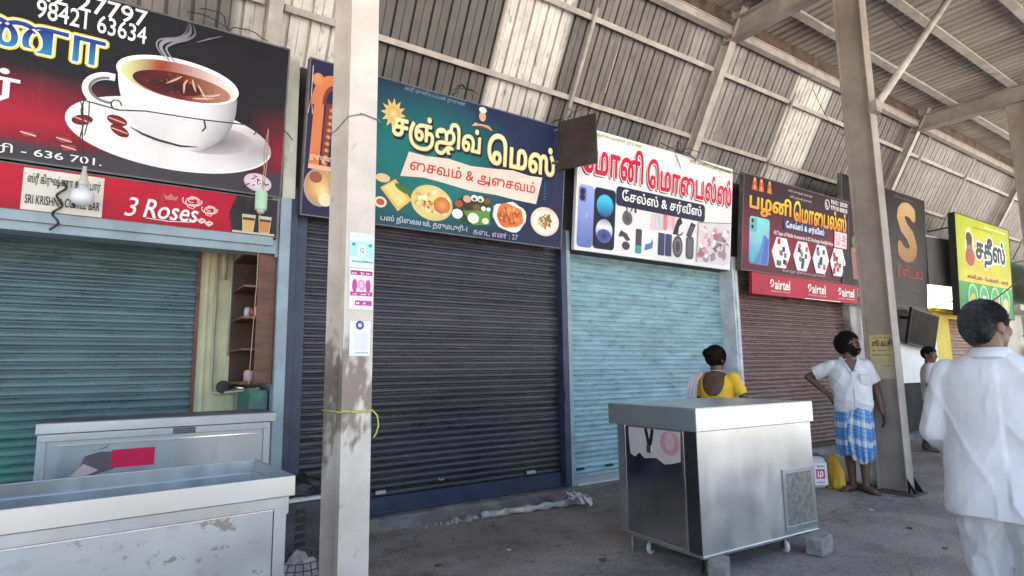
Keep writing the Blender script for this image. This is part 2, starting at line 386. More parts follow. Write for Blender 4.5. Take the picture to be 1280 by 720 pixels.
# coffee shop frame, pale blue
b = MB(); b.box(-8, 1.06, 4.93, 5.12, 2.30, 2.415); b.box(-8, 1.03, 4.90, 4.94, 2.36, 2.43); P_(b, 'lintel', [mt_bluepaint], 'pale blue lintel over the coffee shop', bevel=.004)
b = MB(); b.box(1.085, 1.17, 4.93, 5.62, 0, 2.78); P_(b, 'door_jamb', [mt_bluepaint], 'pale blue jamb beside the brown shelf', bevel=.005)
b = MB(); b.box(1.06, 1.084, 4.955, 5.5, 2.28, 2.79); b.box(1.025, 1.06, 4.97, 5.1, 2.43, 2.78); P_(b, 'corner_post', [mt_bluepaint], bevel=.003)
b = MB(); b.box(.60, 1.084, 5.55, 5.62, 0, 2.9); b.box(.63, .66, 5.535, 5.55, 0, 2.9); b.box(.86, .90, 5.535, 5.55, 0, 2.9); P_(b, 'inner_wall', [mt_yellowgreen], 'lime washed wall beside the coffee shop shutter')
b = MB(); b.box(.572, .60, 5.53, 5.62, 0, 2.9); P_(b, 'door_frame', [mt_brownwood])
b = MB(); b.box(-8, 1.06, 5.12, 5.6, 2.42, 2.5); P_(b, 'soffit', [mt_darkwood])
def green(x, z, c):  # green reflection painted into the slats at the lower left
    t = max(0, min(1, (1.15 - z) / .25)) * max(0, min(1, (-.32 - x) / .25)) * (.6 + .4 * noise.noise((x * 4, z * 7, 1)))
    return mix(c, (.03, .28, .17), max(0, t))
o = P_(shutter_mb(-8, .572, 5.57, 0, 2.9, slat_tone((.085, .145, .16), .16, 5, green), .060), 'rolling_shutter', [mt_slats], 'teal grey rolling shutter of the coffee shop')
# mess: dark slate shutter, navy frame
b = MB(); b.box(1.175, 1.235, 4.985, 5.42, 0, 2.9); b.box(1.236, 1.335, 5.055, 5.42, .1, 2.9); P_(b, 'door_jamb', [mt_navy], 'navy jamb left of the dark slate shutter', bevel=.004)
b = MB(); b.box(4.085, 4.165, 5.02, 5.42, .09, 2.9); P_(b, 'door_jamb', [mt_navy], bevel=.004)
def darker_below(x, z, c):  # lower slats darker than the upper ones
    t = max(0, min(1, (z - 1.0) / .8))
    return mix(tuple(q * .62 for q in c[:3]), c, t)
o = P_(shutter_mb(1.335, 4.085, 5.12, .26, 2.9, slat_tone((.045, .042, .051), .26, 9, darker_below)), 'rolling_shutter', [mt_slats], 'dark slate rolling shutter of the mess')
b = MB(); b.box(1.335, 4.085, 5.085, 5.14, .115, .262); b.box(1.335, 4.085, 5.075, 5.085, .115, .135)
q = b.build('bottom_bar', [mt_navy], o, bevel=.003)
b = MB(); b.box(2.0, 2.09, 5.07, 5.09, .29, .32); b.box(3.62, 3.72, 5.07, 5.09, .29, .32); b.tube([(2.62, 5.09, .36), (2.62, 5.075, .345), (2.66, 5.075, .345), (2.66, 5.09, .36)], .006, 6); b.build('latch', [mt_purlin], o)
b = MB(); b.box(4.072, 4.1, 5.0, 5.03, 1.95, 2.12); b.box(4.075, 4.1, 4.99, 5.02, 1.0, 1.12); b.build('latch', [mt_navy], o)
# mobile shop: light blue shutter, set back behind a tiled sill
b = MB(); b.box(4.17, 4.225, 5.03, 5.42, .1, 2.9); P_(b, 'door_jamb', [mt_bluepaint], bevel=.004)
b = MB(); b.box(7.225, 7.345, 5.06, 5.42, .1, 2.9); b.box(7.26, 7.30, 5.045, 5.06, .1, 2.9); P_(b, 'door_jamb', [M('jamb_white', (.55, .58, .6), .5, var=.2, scale=5, dirt=(.2, .2, .2), dmin=.6, dmax=.75)], 'whitish jamb between the light blue and the brown shutter', bevel=.004)
o = P_(shutter_mb(4.225, 7.225, 5.30, .17, 2.9, slat_tone((.27, .43, .475), .07, 21), .058), 'rolling_shutter', [mt_slats], 'light blue rolling shutter of the mobile shop')
b = MB(); b.box(4.225, 7.225, 5.27, 5.32, .135, .172); b.build('bottom_bar', [mt_bluepaint], o, bevel=.003)
b = MB(); b.box(4.45, 4.55, 5.262, 5.285, .215, .24); b.box(4.9, 5.0, 5.262, 5.285, .215, .24); b.build('latch', [mt_black], o)
b = MB(); b.box(4.23, 7.22, 5.0, 5.40, .112, .133); P_(b, 'sill', [M('pale_tile', (.55, .57, .58), .35, var=.1, scale=3, dirt=(.25, .24, .22), dmin=.6, dmax=.8)])
# second mobile shop: brown shutter
o = P_(shutter_mb(7.345, 10.31, 5.13, .16, 2.9, slat_tone((.135, .07, .062), .16, 33), .062), 'rolling_shutter', [mt_slats], 'reddish brown rolling shutter')
b = MB(); b.box(7.345, 10.31, 5.09, 5.15, .113, .16); b.build('bottom_bar', [mt_darkwood], o, bevel=.003)
b = MB(); b.box(10.31, 10.70, 5.0, 5.42, .1, 3.9); P_(b, 'pier', [M('grimy_plaster', (.42, .38, .36), .8, var=.25, scale=3, dirt=(.12, .1, .09), dmin=.5, dmax=.7, dscale=(4, 4, 1.5))], bevel=.006)
# sweet shop: open, dark, white counter front
b = MB(); b.box(10.75, 12.0, 5.40, 5.418, .1, 2.45); P_(b, 'doorway', [mt_interior])  # flat dark sheet stands for the shade inside the doorway
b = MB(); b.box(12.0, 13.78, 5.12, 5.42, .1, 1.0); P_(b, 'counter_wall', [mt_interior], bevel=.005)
b = MB(); b.box(12.0, 13.78, 5.05, 5.41, 1.0, 1.78); P_(b, 'counter_panel', [mt_white], bevel=.004)
# yellow shop with orange brown shutter
b = MB(); b.box(13.8, 14.55, 5.08, 5.42, 0, 2.40); P_(b, 'pier', [mt_yellow], 'yellow pier of the far shop', bevel=.006)
b = MB(); b.box(14.55, 16.3, 5.08, 5.42, 2.28, 2.40); P_(b, 'lintel', [mt_yellow], bevel=.004)
b = MB(); b.box(13.7, 16.4, 4.98, 5.5, 2.40, 2.47); P_(b, 'ledge', [mt_yellow], bevel=.004)
o = P_(shutter_mb(14.55, 16.25, 5.2, .05, 2.36, slat_tone((.30, .13, .07), .12, 41), .075), 'rolling_shutter', [mt_slats], 'orange brown rolling shutter of the yellow shop')
mt_backlit = M('backlit_white_sheet', (.82, .82, .80), .8, var=.04)
_n = mt_backlit.node_tree; _tr = _n.nodes.new('ShaderNodeBsdfTranslucent'); _tr.inputs[0].default_value = (.85, .86, .84, 1); _mx = _n.nodes.new('ShaderNodeMixShader'); _mx.inputs[0].default_value = .6
_n.links.new(_n.nodes['Principled BSDF'].outputs[0], _mx.inputs[1]); _n.links.new(_tr.outputs[0], _mx.inputs[2]); _n.links.new(_mx.outputs[0], _n.nodes['Material Output'].inputs[0])
b = MB(); b.add([(13.56 + 2.68 * i / 20, 5.44 + .015 * sin(i * 1.3), z) for z in (2.45, 4.2) for i in range(21)], [(i, i + 1, i + 22, i + 21) for i in range(20)]); P_(b, 'backlit_sheet', [mt_backlit], 'thin white sheet added above the yellow ledge to be lit by daylight from behind', smooth=True)  # added translucent sheet, lit by sun through the gap made behind it
# farthest shops
far = thing('shop_building', 'pale green far shop at the end of the row behind the man in white', 'building', (17.4, 5.1, 0))
b = MB(); b.box(0, 22, .02, 4, 0, 3.9); b.build('wall', [mt_palegreen], far)
for x0, x1, h in ((-.02, 1.5, 2.5), (3.2, 4.0, 2.54)):
    b = MB(); b.box(x0, x1, -.06, .018, 0, h); b.build('pier', [mt_cream], far)
b = MB(); b.box(-.1, 12, -.5, .018, 2.55, 2.68); b.build('ledge', [mt_cream], far)
b = MB(); b.box(1.55, 3.15, -.03, .018, 0, 1.0); b.build('counter_panel', [mt_white], far)
b = MB(); b.box(1.55, 3.15, -.02, .018, 1.0, 2.5); b.build('doorway', [M('green_shade', (.16, .24, .19), .8)], far)
for z in (1.15, 1.62):
    b = MB(); b.box(1.6, 3.1, -.25, -.022, z, z + .04); b.build('rack_board', [mt_purlin], far)

# ------------------------------------------------------------------ shed: cladding, roof, frame
shed = thing('shed_roof', 'corrugated metal shed roof with sloping side cladding and steel frame above the shops', 'roof', (1.06, 4.7, 6.1))
def R_(mb, name, m, label=None, **k):
    o = mb.build(name, m, shed, **k); o.location = (-1.06, -4.7, -6.1)
    if label: o['label'] = label
    return o
def sst_(a, b, x): t = max(0, min(1, (x - a) / (b - a))); return t * t * (3 - 2 * t)
SL = .55                                           # cladding leans out: y = 4.70 + SL * (6.1 - z)
def cy(z): return 4.72 + SL * (6.15 - z)
nrm = Vector((0, 1, SL)).normalized()               # outward
def clad_tone(x):
    for a, bb, t in ((-9, .2, .36), (.2, .75, .28), (.75, 1.75, .86), (1.75, 3.45, .21), (3.45, 4.33, .88), (4.33, 4.75, .28), (4.75, 6.35, .34), (6.35, 7.55, .56), (7.55, 8.95, .40), (8.95, 10.0, .86), (10.0, 11.6, .38), (11.6, 13.45, .28), (13.45, 40, .55)):
        if a <= x < bb: return t
    return .6
pr = MB(); PER = .2; x = -8.0; prof = []
while x < 32:
    for dx, h in ((0, 0), (.003, -.042), (.027, -.042), (.030, 0), (.108, 0), (.110, -.010), (.116, -.010), (.118, 0)): prof.append((x + dx, h))
    x += PER
vs = []; cs = []; NZ = 9
for j in range(NZ + 1):
    for X, h in prof:
        zb = 4.3 if 13.4 < X < 16.4 else 3.85; z = zb + (6.33 - zb) * j / NZ  # cladding raised over the white sheet so sun reaches its back
        t = clad_tone(X) * (1 + .10 * noise.noise((math.floor(X / .8) * 7.3, 2, 0)))
        s_ = max(0, min(1, (5.2 - z) / 1.0)) * max(0, noise.noise((X * .9, 7, z * .3)) + .05) * 1.1
        for xs, wd in ((10.3, .9), (15.2, .8), (7.2, .25)): s_ = max(s_, max(0, 1 - abs(X - xs) / wd) * max(0, min(1, (5.0 - z) / .7)))  # soot and the shadow gaps beside the boards, painted into the sheets
        t = t * (1 - .8 * min(1, s_))
        p = Vector((X, cy(z), z)) - nrm * h
        vs.append(p); t = t * (.56 + .30 * sst_(.5, .8, t)); cs.append((t * .84, t * .805, t * .76))
n = len(prof); mb = MB(); mb.add(vs, [(j * n + i, j * n + i + 1, (j + 1) * n + i + 1, (j + 1) * n + i) for j in range(NZ) for i in range(n - 1)], cs)
R_(mb, 'side_cladding', [mt_sheet], 'sloping ribbed side cladding with pale and dark sheets')
mb = MB(); vs = []; YS = [-1.1 + k * (5.95 / 8) for k in range(9)]
x = -8.0; prof = []
while x < 32:
    for dx, h in ((0, 0), (.02, .04), (.05, .04), (.07, 0)): prof.append((x + dx, h))
    x += .165
cs = []
for y in YS:
    for X, h in prof:
        vs.append((X, y, 6.285 + h + (4.7 - y) * .012)); q = 1 + .28 * noise.noise((math.floor(X / .99) * 5.1, 3, math.floor(y / 2.0) * .3)) + .12 * noise.noise((X * 2, y * .6, 4)); cs.append((.34 * q, .305 * q, .27 * q))
n = len(prof); mb.add(vs, [(j * n + i, j * n + i + 1, (j + 1) * n + i + 1, (j + 1) * n + i) for j in range(len(YS) - 1) for i in range(n - 1)], cs)
R_(mb, 'roof_sheet', [mt_roof], 'ribbed roof sheets seen from below')
PX = (-4.86, 1.06, 6.99, 12.91, 18.83, 24.75)
b = MB(); b.box(-8, 32, 4.62, 4.72, 5.97, 6.08); b.box(-8, 32, 4.60, 4.74, 6.08, 6.092); R_(b, 'eave_beam', [mt_purlin], bevel=.006)
b = MB(); b.box(-8, 32, 4.605, 4.618, 6.094, 6.335); R_(b, 'eave_strip', [mt_rust])  # added dark strip that hides daylight between roof sheets and cladding
for y in (4.04, 3.15, 2.31, 1.47, .63, -.21, -1.0):
    b = MB(); b.box(-8, 32, y - .035, y + .035, 6.165, 6.27); b.box(-8, 32, y - .085, y - .035, 6.165, 6.18); R_(b, 'purlin', [mt_purlin])
for X in PX:
    b = MB(); b.box(X - .012, X + .012, -1.1, 4.75, 5.895, 6.15); b.box(X - .09, X + .09, -1.1, 4.75, 5.88, 5.895); b.box(X - .09, X + .09, -1.1, 4.75, 6.15, 6.163)
    R_(b, 'rafter', [mt_rafter])
    b = MB(); z0, z1 = 3.9, 6.36
    pa, pb = Vector((X, cy(z0) - .17, z0)), Vector((X, cy(z1) - .17, z1)); up = -nrm
    b.beam(pa + nrm * .02, pb + nrm * .02, .014, .12, up); b.beam(pa - nrm * .047, pb - nrm * .047, .12, .012, up); b.beam(pa + nrm * .087, pb + nrm * .087, .12, .012, up)
    R_(b, 'leaning_post', [mt_purlin])
for i in range(len(PX) - 1):
    for z in (4.78, 5.62):
        b = MB(); c = Vector((0, cy(z), z)) - nrm * .075
        b.beam(c + Vector((PX[i] + .09, 0, 0)), c + Vector((PX[i + 1] - .09, 0, 0)), .06, .06, nrm); R_(b, 'girt', [mt_purlin])
for X, z0, z1 in ((4.6, 4.3, 5.72), (8.85, 4.45, 5.75), (11.1, 4.3, 5.72), (13.55, 4.4, 6.0), (15.9, 4.4, 6.0), (21, 4.3, 5.9), (-1.9, 4.3, 5.9)):
    b = MB(); b.tube([Vector((X, cy(z0), z0)) - nrm * .135, Vector((X, cy(z1), z1)) - nrm * .135], .024, 8); R_(b, 'sag_rod', [mt_purlin], smooth=True)
for X, z0, z1 in ((5.15, 4.95, 5.5), (7.55, 4.4, 5.0)):
    b = MB(); b.tube([Vector((X, cy(z0), z0)) - nrm * .05, Vector((X, cy(z1), z1)) - nrm * .05], .01, 6); R_(b, 'tie_wire', [mt_purlin])
b = MB(); b.tube([(7.08, 2.95, 4.27), (8.98, 2.73, 6.17)], .045, 12); R_(b, 'brace', [mt_purlin], smooth=True)
b = MB(); b.box(7.0, 7.12, 2.90, 3.0, 4.2, 4.33); R_(b, 'gusset', [mt_rafter])

def sst_(a, b, x): t = max(0, min(1, (x - a) / (b - a))); return t * t * (3 - 2 * t)
# pillars: steel H columns on base plates
def pillar(X, label, grime):
    t = thing('steel_pillar', label, 'pillar', (X, 3.12, 0), 0, 'steel pillars of the shed')
    def col(x, z, y):
        if not grime: 
            q = .75 + .25 * noise.noise((x * 6, z * 1.4, X)); return (.41 * q, .345 * q, .295 * q)
        a = (.64, .56, .48)
        zz = max(0, 1 - abs(z - 1.25) / .48); g_ = noise.noise((x * 16, z * 5, 2 + y * 9)) * .5 + noise.noise((x * 50, z * 22, 5 + y * 9)) * .5
        g_ += (.22 * max(0, (-.02 - x) / .06) if y < 0 else .16) * sst_(1.75, 1.5, z); f = max(0, min(1, (zz * 1.35 + g_ * 1.7 - .78) * 2.4)); a = mix(a, (.17, .125, .10), f * .85)
        f2 = max(0, min(1, (noise.noise((x * 8, z * .8, 9)) - .25) * 1.6)); return mix(a, (.5, .40, .30), f2 * .22 * sst_(.5, 1.2, z))
    def plate(mb, x0, x1, y0, y1, z0, z1):
        nx, nz = max(1, int(abs(x1 - x0) / .012)), int((z1 - z0) / .02)
        for (fixed, ax) in ((y0, 'y'), (y1, 'y'), (x0, 'x'), (x1, 'x')):
            mm = nx if ax == 'y' else max(1, int((y1 - y0) / .02)); vs = []; cs_ = []
            for j in range(nz + 1):
                z = z0 + (z1 - z0) * j / nz
                for i in range(mm + 1):
                    u = i / mm; p = (x0 + (x1 - x0) * u, fixed, z) if ax == 'y' else (fixed, y0 + (y1 - y0) * u, z)
                    vs.append(p); cs_.append(col(p[0], z, p[1]))
            mb.add(vs, [(j * (mm + 1) + i, j * (mm + 1) + i + 1, (j + 1) * (mm + 1) + i + 1, (j + 1) * (mm + 1) + i) for j in range(nz) for i in range(mm)], cs_)
        mb.box(x0 + .0005, x1 - .0005, y0 + .0005, y1 - .0005, z1 - .02, z1)
    hw = .078
    mb = MB(); plate(mb, -hw, hw, -.15, -.138, .02, 5.88); mb.build('front_flange', [mt_grime], t)
    mb = MB(); plate(mb, -hw, hw, .138, .15, .02, 5.88); mb.build('rear_flange', [mt_grime], t)
    mb = MB(); plate(mb, -.006, .006, -.137, .137, .02, 5.88); mb.build('web', [mt_grime], t)
    mb = MB(); mb.box(-.16, .16, -.24, .24, .0, .02); mb.build('base_plate', [mt_rust], t, bevel=.003)
    for sx in (-.11, .11):
        for sy in (-.19, .19):
            mb = MB(); mb.lathe([(.018, .02), (.018, .04), (.009, .041), (.009, .07), (0, .07)], 6, (sx, sy, 0)); mb.build('bolt', [mt_rust], t)
    for sx in (-.079, .079):
        mb = MB(); mb.add([(sx, -.15, .021), (sx, -.235, .021), (sx, -.15, .17), (sx + .008, -.15, .021), (sx + .008, -.235, .021), (sx + .008, -.15, .17)], [(0, 1, 2), (3, 5, 4), (0, 3, 4, 1), (1, 4, 5, 2), (2, 5, 3, 0)]); mb.build('gusset', [mt_grime], t)
    return t
pillar(1.06, 'nearest cream steel pillar with paper notices and a yellow rope', True)
pillar(7.07, 'grey brown steel pillar beside the man in the checked lungi', False)
pillar(12.95, 'farthest steel pillar at the right edge above the yellow signboard', False)

# ------------------------------------------------------------------ signboards
def signboard(label, x0, y, z, W, H, lean, depth=.07, frame=mt_signedge, edge=.012, brace=True, name='signboard', cat='signboard', rotz=0):
    t = thing(name, label, cat, (x0, y, z), (atan2(lean, H), 0, rotz))
    b = MB(); b.box(0, W, 0, depth, 0, H); b.build('board', [frame], t, bevel=.004)
    if edge:
        b = MB(); e = edge
        b.box(0, W, -.006, -.0003, 0, e); b.box(0, W, -.006, -.0003, H - e, H); b.box(0, e, -.006, -.0003, e, H - e); b.box(W - e, W, -.006, -.0003, e, H - e)
        b.build('frame', [frame], t)
    if brace:
        for u in (.15 * W, .85 * W):
            b = MB(); b.beam((u, depth, H * .9), (u, depth + .55, H * .9 - .05), .03, .03); b.build('bracket', [frame], t)
            b = MB(); b.beam((u, depth, H * .15), (u, depth + .18, H * .15), .03, .03); b.build('bracket', [frame], t)
    return t
WH = rgb(238, 236, 232); BK = rgb(22, 20, 22)
def arc(cu, cv, a, b, a0, a1, n=20, rot=0):
    r = []
    for k in range(n + 1):
        q = a0 + (a1 - a0) * k / n; x, y = a * cos(q), b * sin(q); r.append((cu + x * cos(rot) - y * sin(rot), cv + x * sin(rot) + y * cos(rot)))
    return r
def sm(P, n=4):
    """smooth curve through points"""
    out = []
    for i in range(len(P) - 1):
        p0, p1, p2, p3 = (Vector(P[max(0, i - 1)]), Vector(P[i]), Vector(P[i + 1]), Vector(P[min(len(P) - 1, i + 2)]))
        for k in range(n):
            t = k / n; out.append(tuple(.5 * (2 * p1 + (p2 - p0) * t + (2 * p0 - 5 * p1 + 4 * p2 - p3) * t * t + (3 * p1 - p0 - 3 * p2 + p3) * t ** 3)))
    return out + [tuple(P[-1])]
def speck(A, cu, cv, a, b, cols, n, s0, s1, seed):
    r = random.Random(seed)
    for k in range(n):
        q = r.uniform(0, 6.28); d = sqrt(r.random()) * .8; s_ = r.uniform(s0, s1); A.disc(cu + a * d * cos(q), cv + b * d * sin(q), s_, s_ * r.uniform(.5, .9), r.choice(cols), rot=r.uniform(0, 3), n=9)
def blob2(cu, cv, a, b, seed, n=26, amp=.15):
    return [(cu + a * cos(k * 2 * pi / n) * (1 + amp * noise.noise((cos(k * 2 * pi / n) * 1.5, sin(k * 2 * pi / n) * 1.5, seed))), cv + b * sin(k * 2 * pi / n) * (1 + amp * noise.noise((cos(k * 2 * pi / n) * 1.5, sin(k * 2 * pi / n) * 1.5, seed)))) for k in range(n)]

# --- coffee shop board
t = signboard('black and red signboard with a white coffee cup and saucer', -2.4, 4.95, 2.77, 3.485, 1.257, .13)
A = Art()
def bgc(u, v):
    r = max(0, 1 - ((u - 1.55) / .95) ** 2) * max(0, 1 - abs(v - .30) / .34); r += .55 * max(0, 1 - ((u - 3.55) / .35) ** 2) * max(0, 1 - abs(v - .35) / .4)
    c = mix(rgb(26, 22, 25), rgb(168, 18, 48), min(1, r * 1.25)); return mix(c, rgb(60, 56, 62), max(0, min(1, (.16 - v) / .05))) if v < .16 else c
A.grid(.012, .012, 3.473, 1.245, 90, 40, bgc)
def gv(y): return rgb(58, 54, 60)
A.poly([(.012, .012), (3.47, .012), (3.47, .20), (2.62, .105), (.012, .105)], rgb(62, 58, 64))
A.build('background_print', mt_print, t)
A = Art(.006)
A.text('94442 27797', 1.60, 1.115, 2.472, 1.235, WH, .012); A.text('98421 63634', 1.845, .99, 2.475, 1.115, WH, .012)
for bo, c in ((.085, rgb(238, 214, 60)), (.05, WH)):
    A.text('கிருஷ்ணா', -.02 + .35, .66, 2.235, 1.02, c, bo, tam=True)
A.text('கிருஷ்ணா', .33, .66, 2.235, 1.02, WH, .012, grad=lambda q: mix(rgb(50, 170, 215), rgb(24, 26, 110), min(1, q * 1.6)) if q < .6 else mix(rgb(24, 26, 110), rgb(50, 120, 190), (q - .6) * 2))
A.text('காபி பார்', .35, .36, 1.79, .60, WH, .02)
A.text('தருமபுரி - 636 701.', 1.25, .025, 2.27, .105, WH, .008)
A.build('lettering', mt_print, t)
A = Art(.006)
# saucer, cup, coffee
cu, cv, a, bb = 2.715, .355, .672, .258
A.disc(cu, cv, a, bb, rgb(214, 205, 208), n=60, rings=8, f=lambda u, v: mix(rgb(236, 228, 228), rgb(176, 168, 174), max(0, min(1, (u - 2.75) / .5 * max(0, 1 - abs(v - .36) / .22)))))
A.disc(2.95, .375, .30, .11, rgb(105, 102, 108), rgb(186, 178, 182), rot=.12, n=40, rings=6)
A.stroke(arc(cu, cv, a * .985, bb * .97, pi * 1.02, pi * 1.98, 40), .012, rgb(245, 240, 240))
for du, dv, rr in ((2.14, .35, .3), (2.34, .39, -.2), (2.36, .32, -.5)):
    A.disc(du, dv, .062, .036, rgb(150, 40, 38), rgb(92, 16, 22), rot=rr, n=18, rings=2); A.stroke([(du - .05, dv + .012), (du, dv), (du + .05, dv - .012)], .008, rgb(220, 170, 150))
loose = ((1.86, .19, .2), (2.05, .19, .1), (2.08, .14, .4))
A.stroke(arc(2.285, .59, .135, .105, pi * .42, pi * 1.62, 26, .1), .052, rgb(226, 220, 222)); A.stroke(arc(2.285, .595, .118, .088, pi * .5, pi * 1.5, 26, .1), .018, rgb(120, 112, 116)); A.stroke(arc(2.285, .59, .158, .127, pi * .5, pi * 1.3, 26, .1), .01, rgb(250, 247, 247))
body = []; cup = []
N = 30
for k in range(N + 1):
    q = k / N; v = .775 - q * .475; hw = .393 * sqrt(max(0, 1 - (q * .93) ** 2.6)) ; hw = max(hw, .19 if q > .95 else hw); body.append((v, hw))
P = []; C = []; F = []; NU = 16
for i, (v, hw) in enumerate(body):
    for j in range(NU + 1):
        s_ = -1 + 2 * j / NU; u = 2.712 + .03 * (i / N) + hw * s_; bow = -.152 * sqrt(max(0, 1 - s_ * s_)) * (1 - i / N * .72)
        P.append((u, v + bow * (1 if i < N else .9))); sh = max(0, s_ - .15) ** 1.5 * .9 + .14 * (i / N) + .10 * max(0, -s_ - .6)
        C.append(mix(rgb(240, 235, 236), rgb(96, 92, 98), min(1, sh)))
for i in range(N):
    for j in range(NU): k = i * (NU + 1) + j; F.append((k, k + NU + 1, k + NU + 2, k + 1))
A._add(P, F, C)
A.disc(2.712, .778, .396, .153, rgb(236, 230, 230), rgb(246, 242, 242), n=56, rings=2)
A.disc(2.712, .772, .375, .138, n=56, rings=6, f=lambda u, v: mix(rgb(206, 214, 150), rgb(150, 60, 40), min(1, max(0, (u - 2.36) / .20))) if u < 2.6 else mix(rgb(150, 60, 40), rgb(228, 214, 208), min(1, max(0, (u - 2.6) / .45))))
A.disc(2.735, .737, .325, .098, n=50, rings=5, f=lambda u, v: mix(rgb(70, 10, 14), mix(rgb(112, 34, 18), rgb(196, 150, 120), max(0, min(1, (u - 2.72) / .5))), max(0, min(1, (u - 2.45) / .35))))
A.disc(2.66, .725, .20, .06, rgb(48, 8, 14), rgb(84, 20, 20), n=30, rings=2)
for x0_, y0_, x1_, y1_, x2_, y2_ in ((2.62, .735, 2.68, .78, 2.72, .815), (2.74, .69, 2.74, .76, 2.76, .80), (2.82, .72, 2.80, .77, 2.79, .81), (2.90, .67, 2.86, .73, 2.83, .78), (2.80, .665, 2.87, .68, 2.95, .70), (2.86, .70, 2.93, .715, 2.99, .745)):
    A.stroke(sm([(x0_, y0_), (x1_, y1_), (x2_, y2_)]), [.004, .008, .012, .014, .015, .014, .012, .008, .004], rgb(206, 172, 152))
speck(A, 2.72, .74, .30, .10, [rgb(130, 70, 44), rgb(150, 96, 66), rgb(110, 44, 28)], 26, .004, .008, 5)
A.stroke(arc(2.712, .778, .396, .153, 0, 2 * pi, 56), .014, rgb(252, 250, 250))
A.stroke([(2.42, .36), (2.5, .325), (2.6, .30), (2.74, .285), (2.86, .30)], [.004, .014, .016, .014, .004], rgb(40, 38, 42))
for k, (off, wd) in enumerate(((0, .028), (.035, .018), (-.025, .012))):
    pts = [(2.63 + off, .91), (2.57 + off, .99), (2.60 + off * 1.5, 1.05), (2.70 + off, 1.10), (2.75 + off, 1.16), (2.745 + off * .5, 1.235)]
    pts = sm(pts, 5); n_ = len(pts); A.stroke(pts, [wd * (.35 + .65 * sin(pi * (i + 1) / (n_ + 1))) for i in range(n_)], [mix(rgb(150, 148, 152), rgb(34, 30, 34), (i / n_) ** 2 * .9 + .1 * (k > 0)) for i in range(n_)])
A.stroke([(2.80, 1.10), (2.88, 1.15), (2.97, 1.20)], [.004, .012, .003], rgb(120, 118, 122))
A.build('coffee_cup_picture', mt_print, t)
for du, dv, rr in loose:
    A = Art(.006); A.disc(du, dv, .05, .026, rgb(190, 90, 80), rgb(110, 24, 34), rot=rr, n=16, rings=2); A.stroke([(du - .045, dv + .008), (du + .04, dv - .008)], .008, rgb(225, 190, 180)); A.build('coffee_bean_picture', mt_print, t)
stk = Art(.012); stk.disc(3.30, .10, .105, .072, rgb(232, 214, 220), rgb(214, 186, 196), n=28, rot=-.15); r = random.Random(4)
for k in range(16): q = r.uniform(0, 6.28); d = r.uniform(.1, .8); stk.stroke([(3.30 + .09 * d * cos(q), .10 + .06 * d * sin(q)), (3.30 + .09 * d * cos(q) + r.uniform(-.03, .03), .10 + .06 * d * sin(q) + r.uniform(-.02, .02))], .010, r.choice([rgb(70, 50, 70), rgb(160, 60, 90), rgb(90, 90, 120)]))
stk.build('round_sticker', mt_paper, t)

# --- tea banner under it
t = signboard('long red tea banner with white rose outlines under the coffee signboard', -2.4, 4.925, 2.43, 3.462, .315, .006, .03, edge=.008, brace=False, name='banner', cat='banner')
A = Art()
A.grid(.008, .008, 3.454, .307, 60, 4, lambda u, v: mix(rgb(186, 22, 46), rgb(140, 10, 34), max(0, min(1, (.12 - v) / .2))))
A.poly([(3.13, .008), (3.454, .008), (3.454, .307), (3.15, .307), (3.10, .16)], rgb(52, 46, 48))
A.rect(1.855, .012, 2.295, .295, rgb(216, 210, 196)); A.rect(.6, .012, 1.03, .295, rgb(216, 210, 196))
A.build('background_print', mt_print, t)
A = Art(.006)
for du in (0, -1.255):
    A.text('ஸ்ரீ கிருஷ்ணா காபி பார்', 1.88 + du, .175, 2.275 + du, .265, rgb(50, 48, 54), .014); A.text('SRI KRISHNA COFFEE BAR', 1.875 + du, .055, 2.28 + du, .115, rgb(50, 48, 54), .016, tam=False)
    A.text('3', 2.425 + du, .045, 2.505 + du, .185, WH, .0, .25, tam=False); A.text('Roses', 2.54 + du, .05, 2.89 + du, .185, WH, .012, .25, tam=False); A.cut(); A.stroke([(2.56 + du, .045), (2.7 + du, .038), (2.84 + du, .05)], .005, WH)
A.build('lettering', mt_print, t)
for cu_, cv_, s_ in ((2.845, .215, .065), (2.965, .165, .055), (2.915, .075, .026), (2.965, .06, .026)):
    A = Art(.006)
    for k in range(4): A.stroke(arc(cu_, cv_, s_ * (1 - .2 * k), s_ * .62 * (1 - .22 * k), pi * (.85 + .5 * k), pi * (2.1 + .5 * k), 12), .007, rgb(240, 205, 200))
    A.stroke([(cu_ - s_ * .7, cv_ - s_ * .1), (cu_ - s_ * .4, cv_ - s_ * .8), (cu_ + s_ * .1, cv_ - s_ * .95), (cu_ + s_ * .7, cv_ - s_ * .2)], .007, rgb(240, 205, 200)); A.build('rose_picture', mt_print, t)
A = Art(.006); A.poly([(2.67, .20), (2.74, .20), (2.752, .235), (2.725, .225), (2.705, .25), (2.685, .225), (2.658, .235)], rgb(190, 120, 110)); A.build('crown_picture', mt_print, t)
A = Art(.006)
for u, lv in ((3.245, rgb(214, 170, 96)), (3.365, rgb(206, 140, 84))):
    A.poly([(u - .042, .03), (u + .036, .03), (u + .05, .165), (u - .05, .165)], rgb(205, 200, 180)); A.poly([(u - .036, .035), (u + .03, .035), (u + .042, .125), (u - .042, .125)], lv); A.rect(u - .044, .12, u + .044, .14, rgb(90, 60, 44))
A.rect(3.13, .012, 3.44, .028, rgb(205, 190, 160))
A.build('tea_glass_picture', mt_print, t)

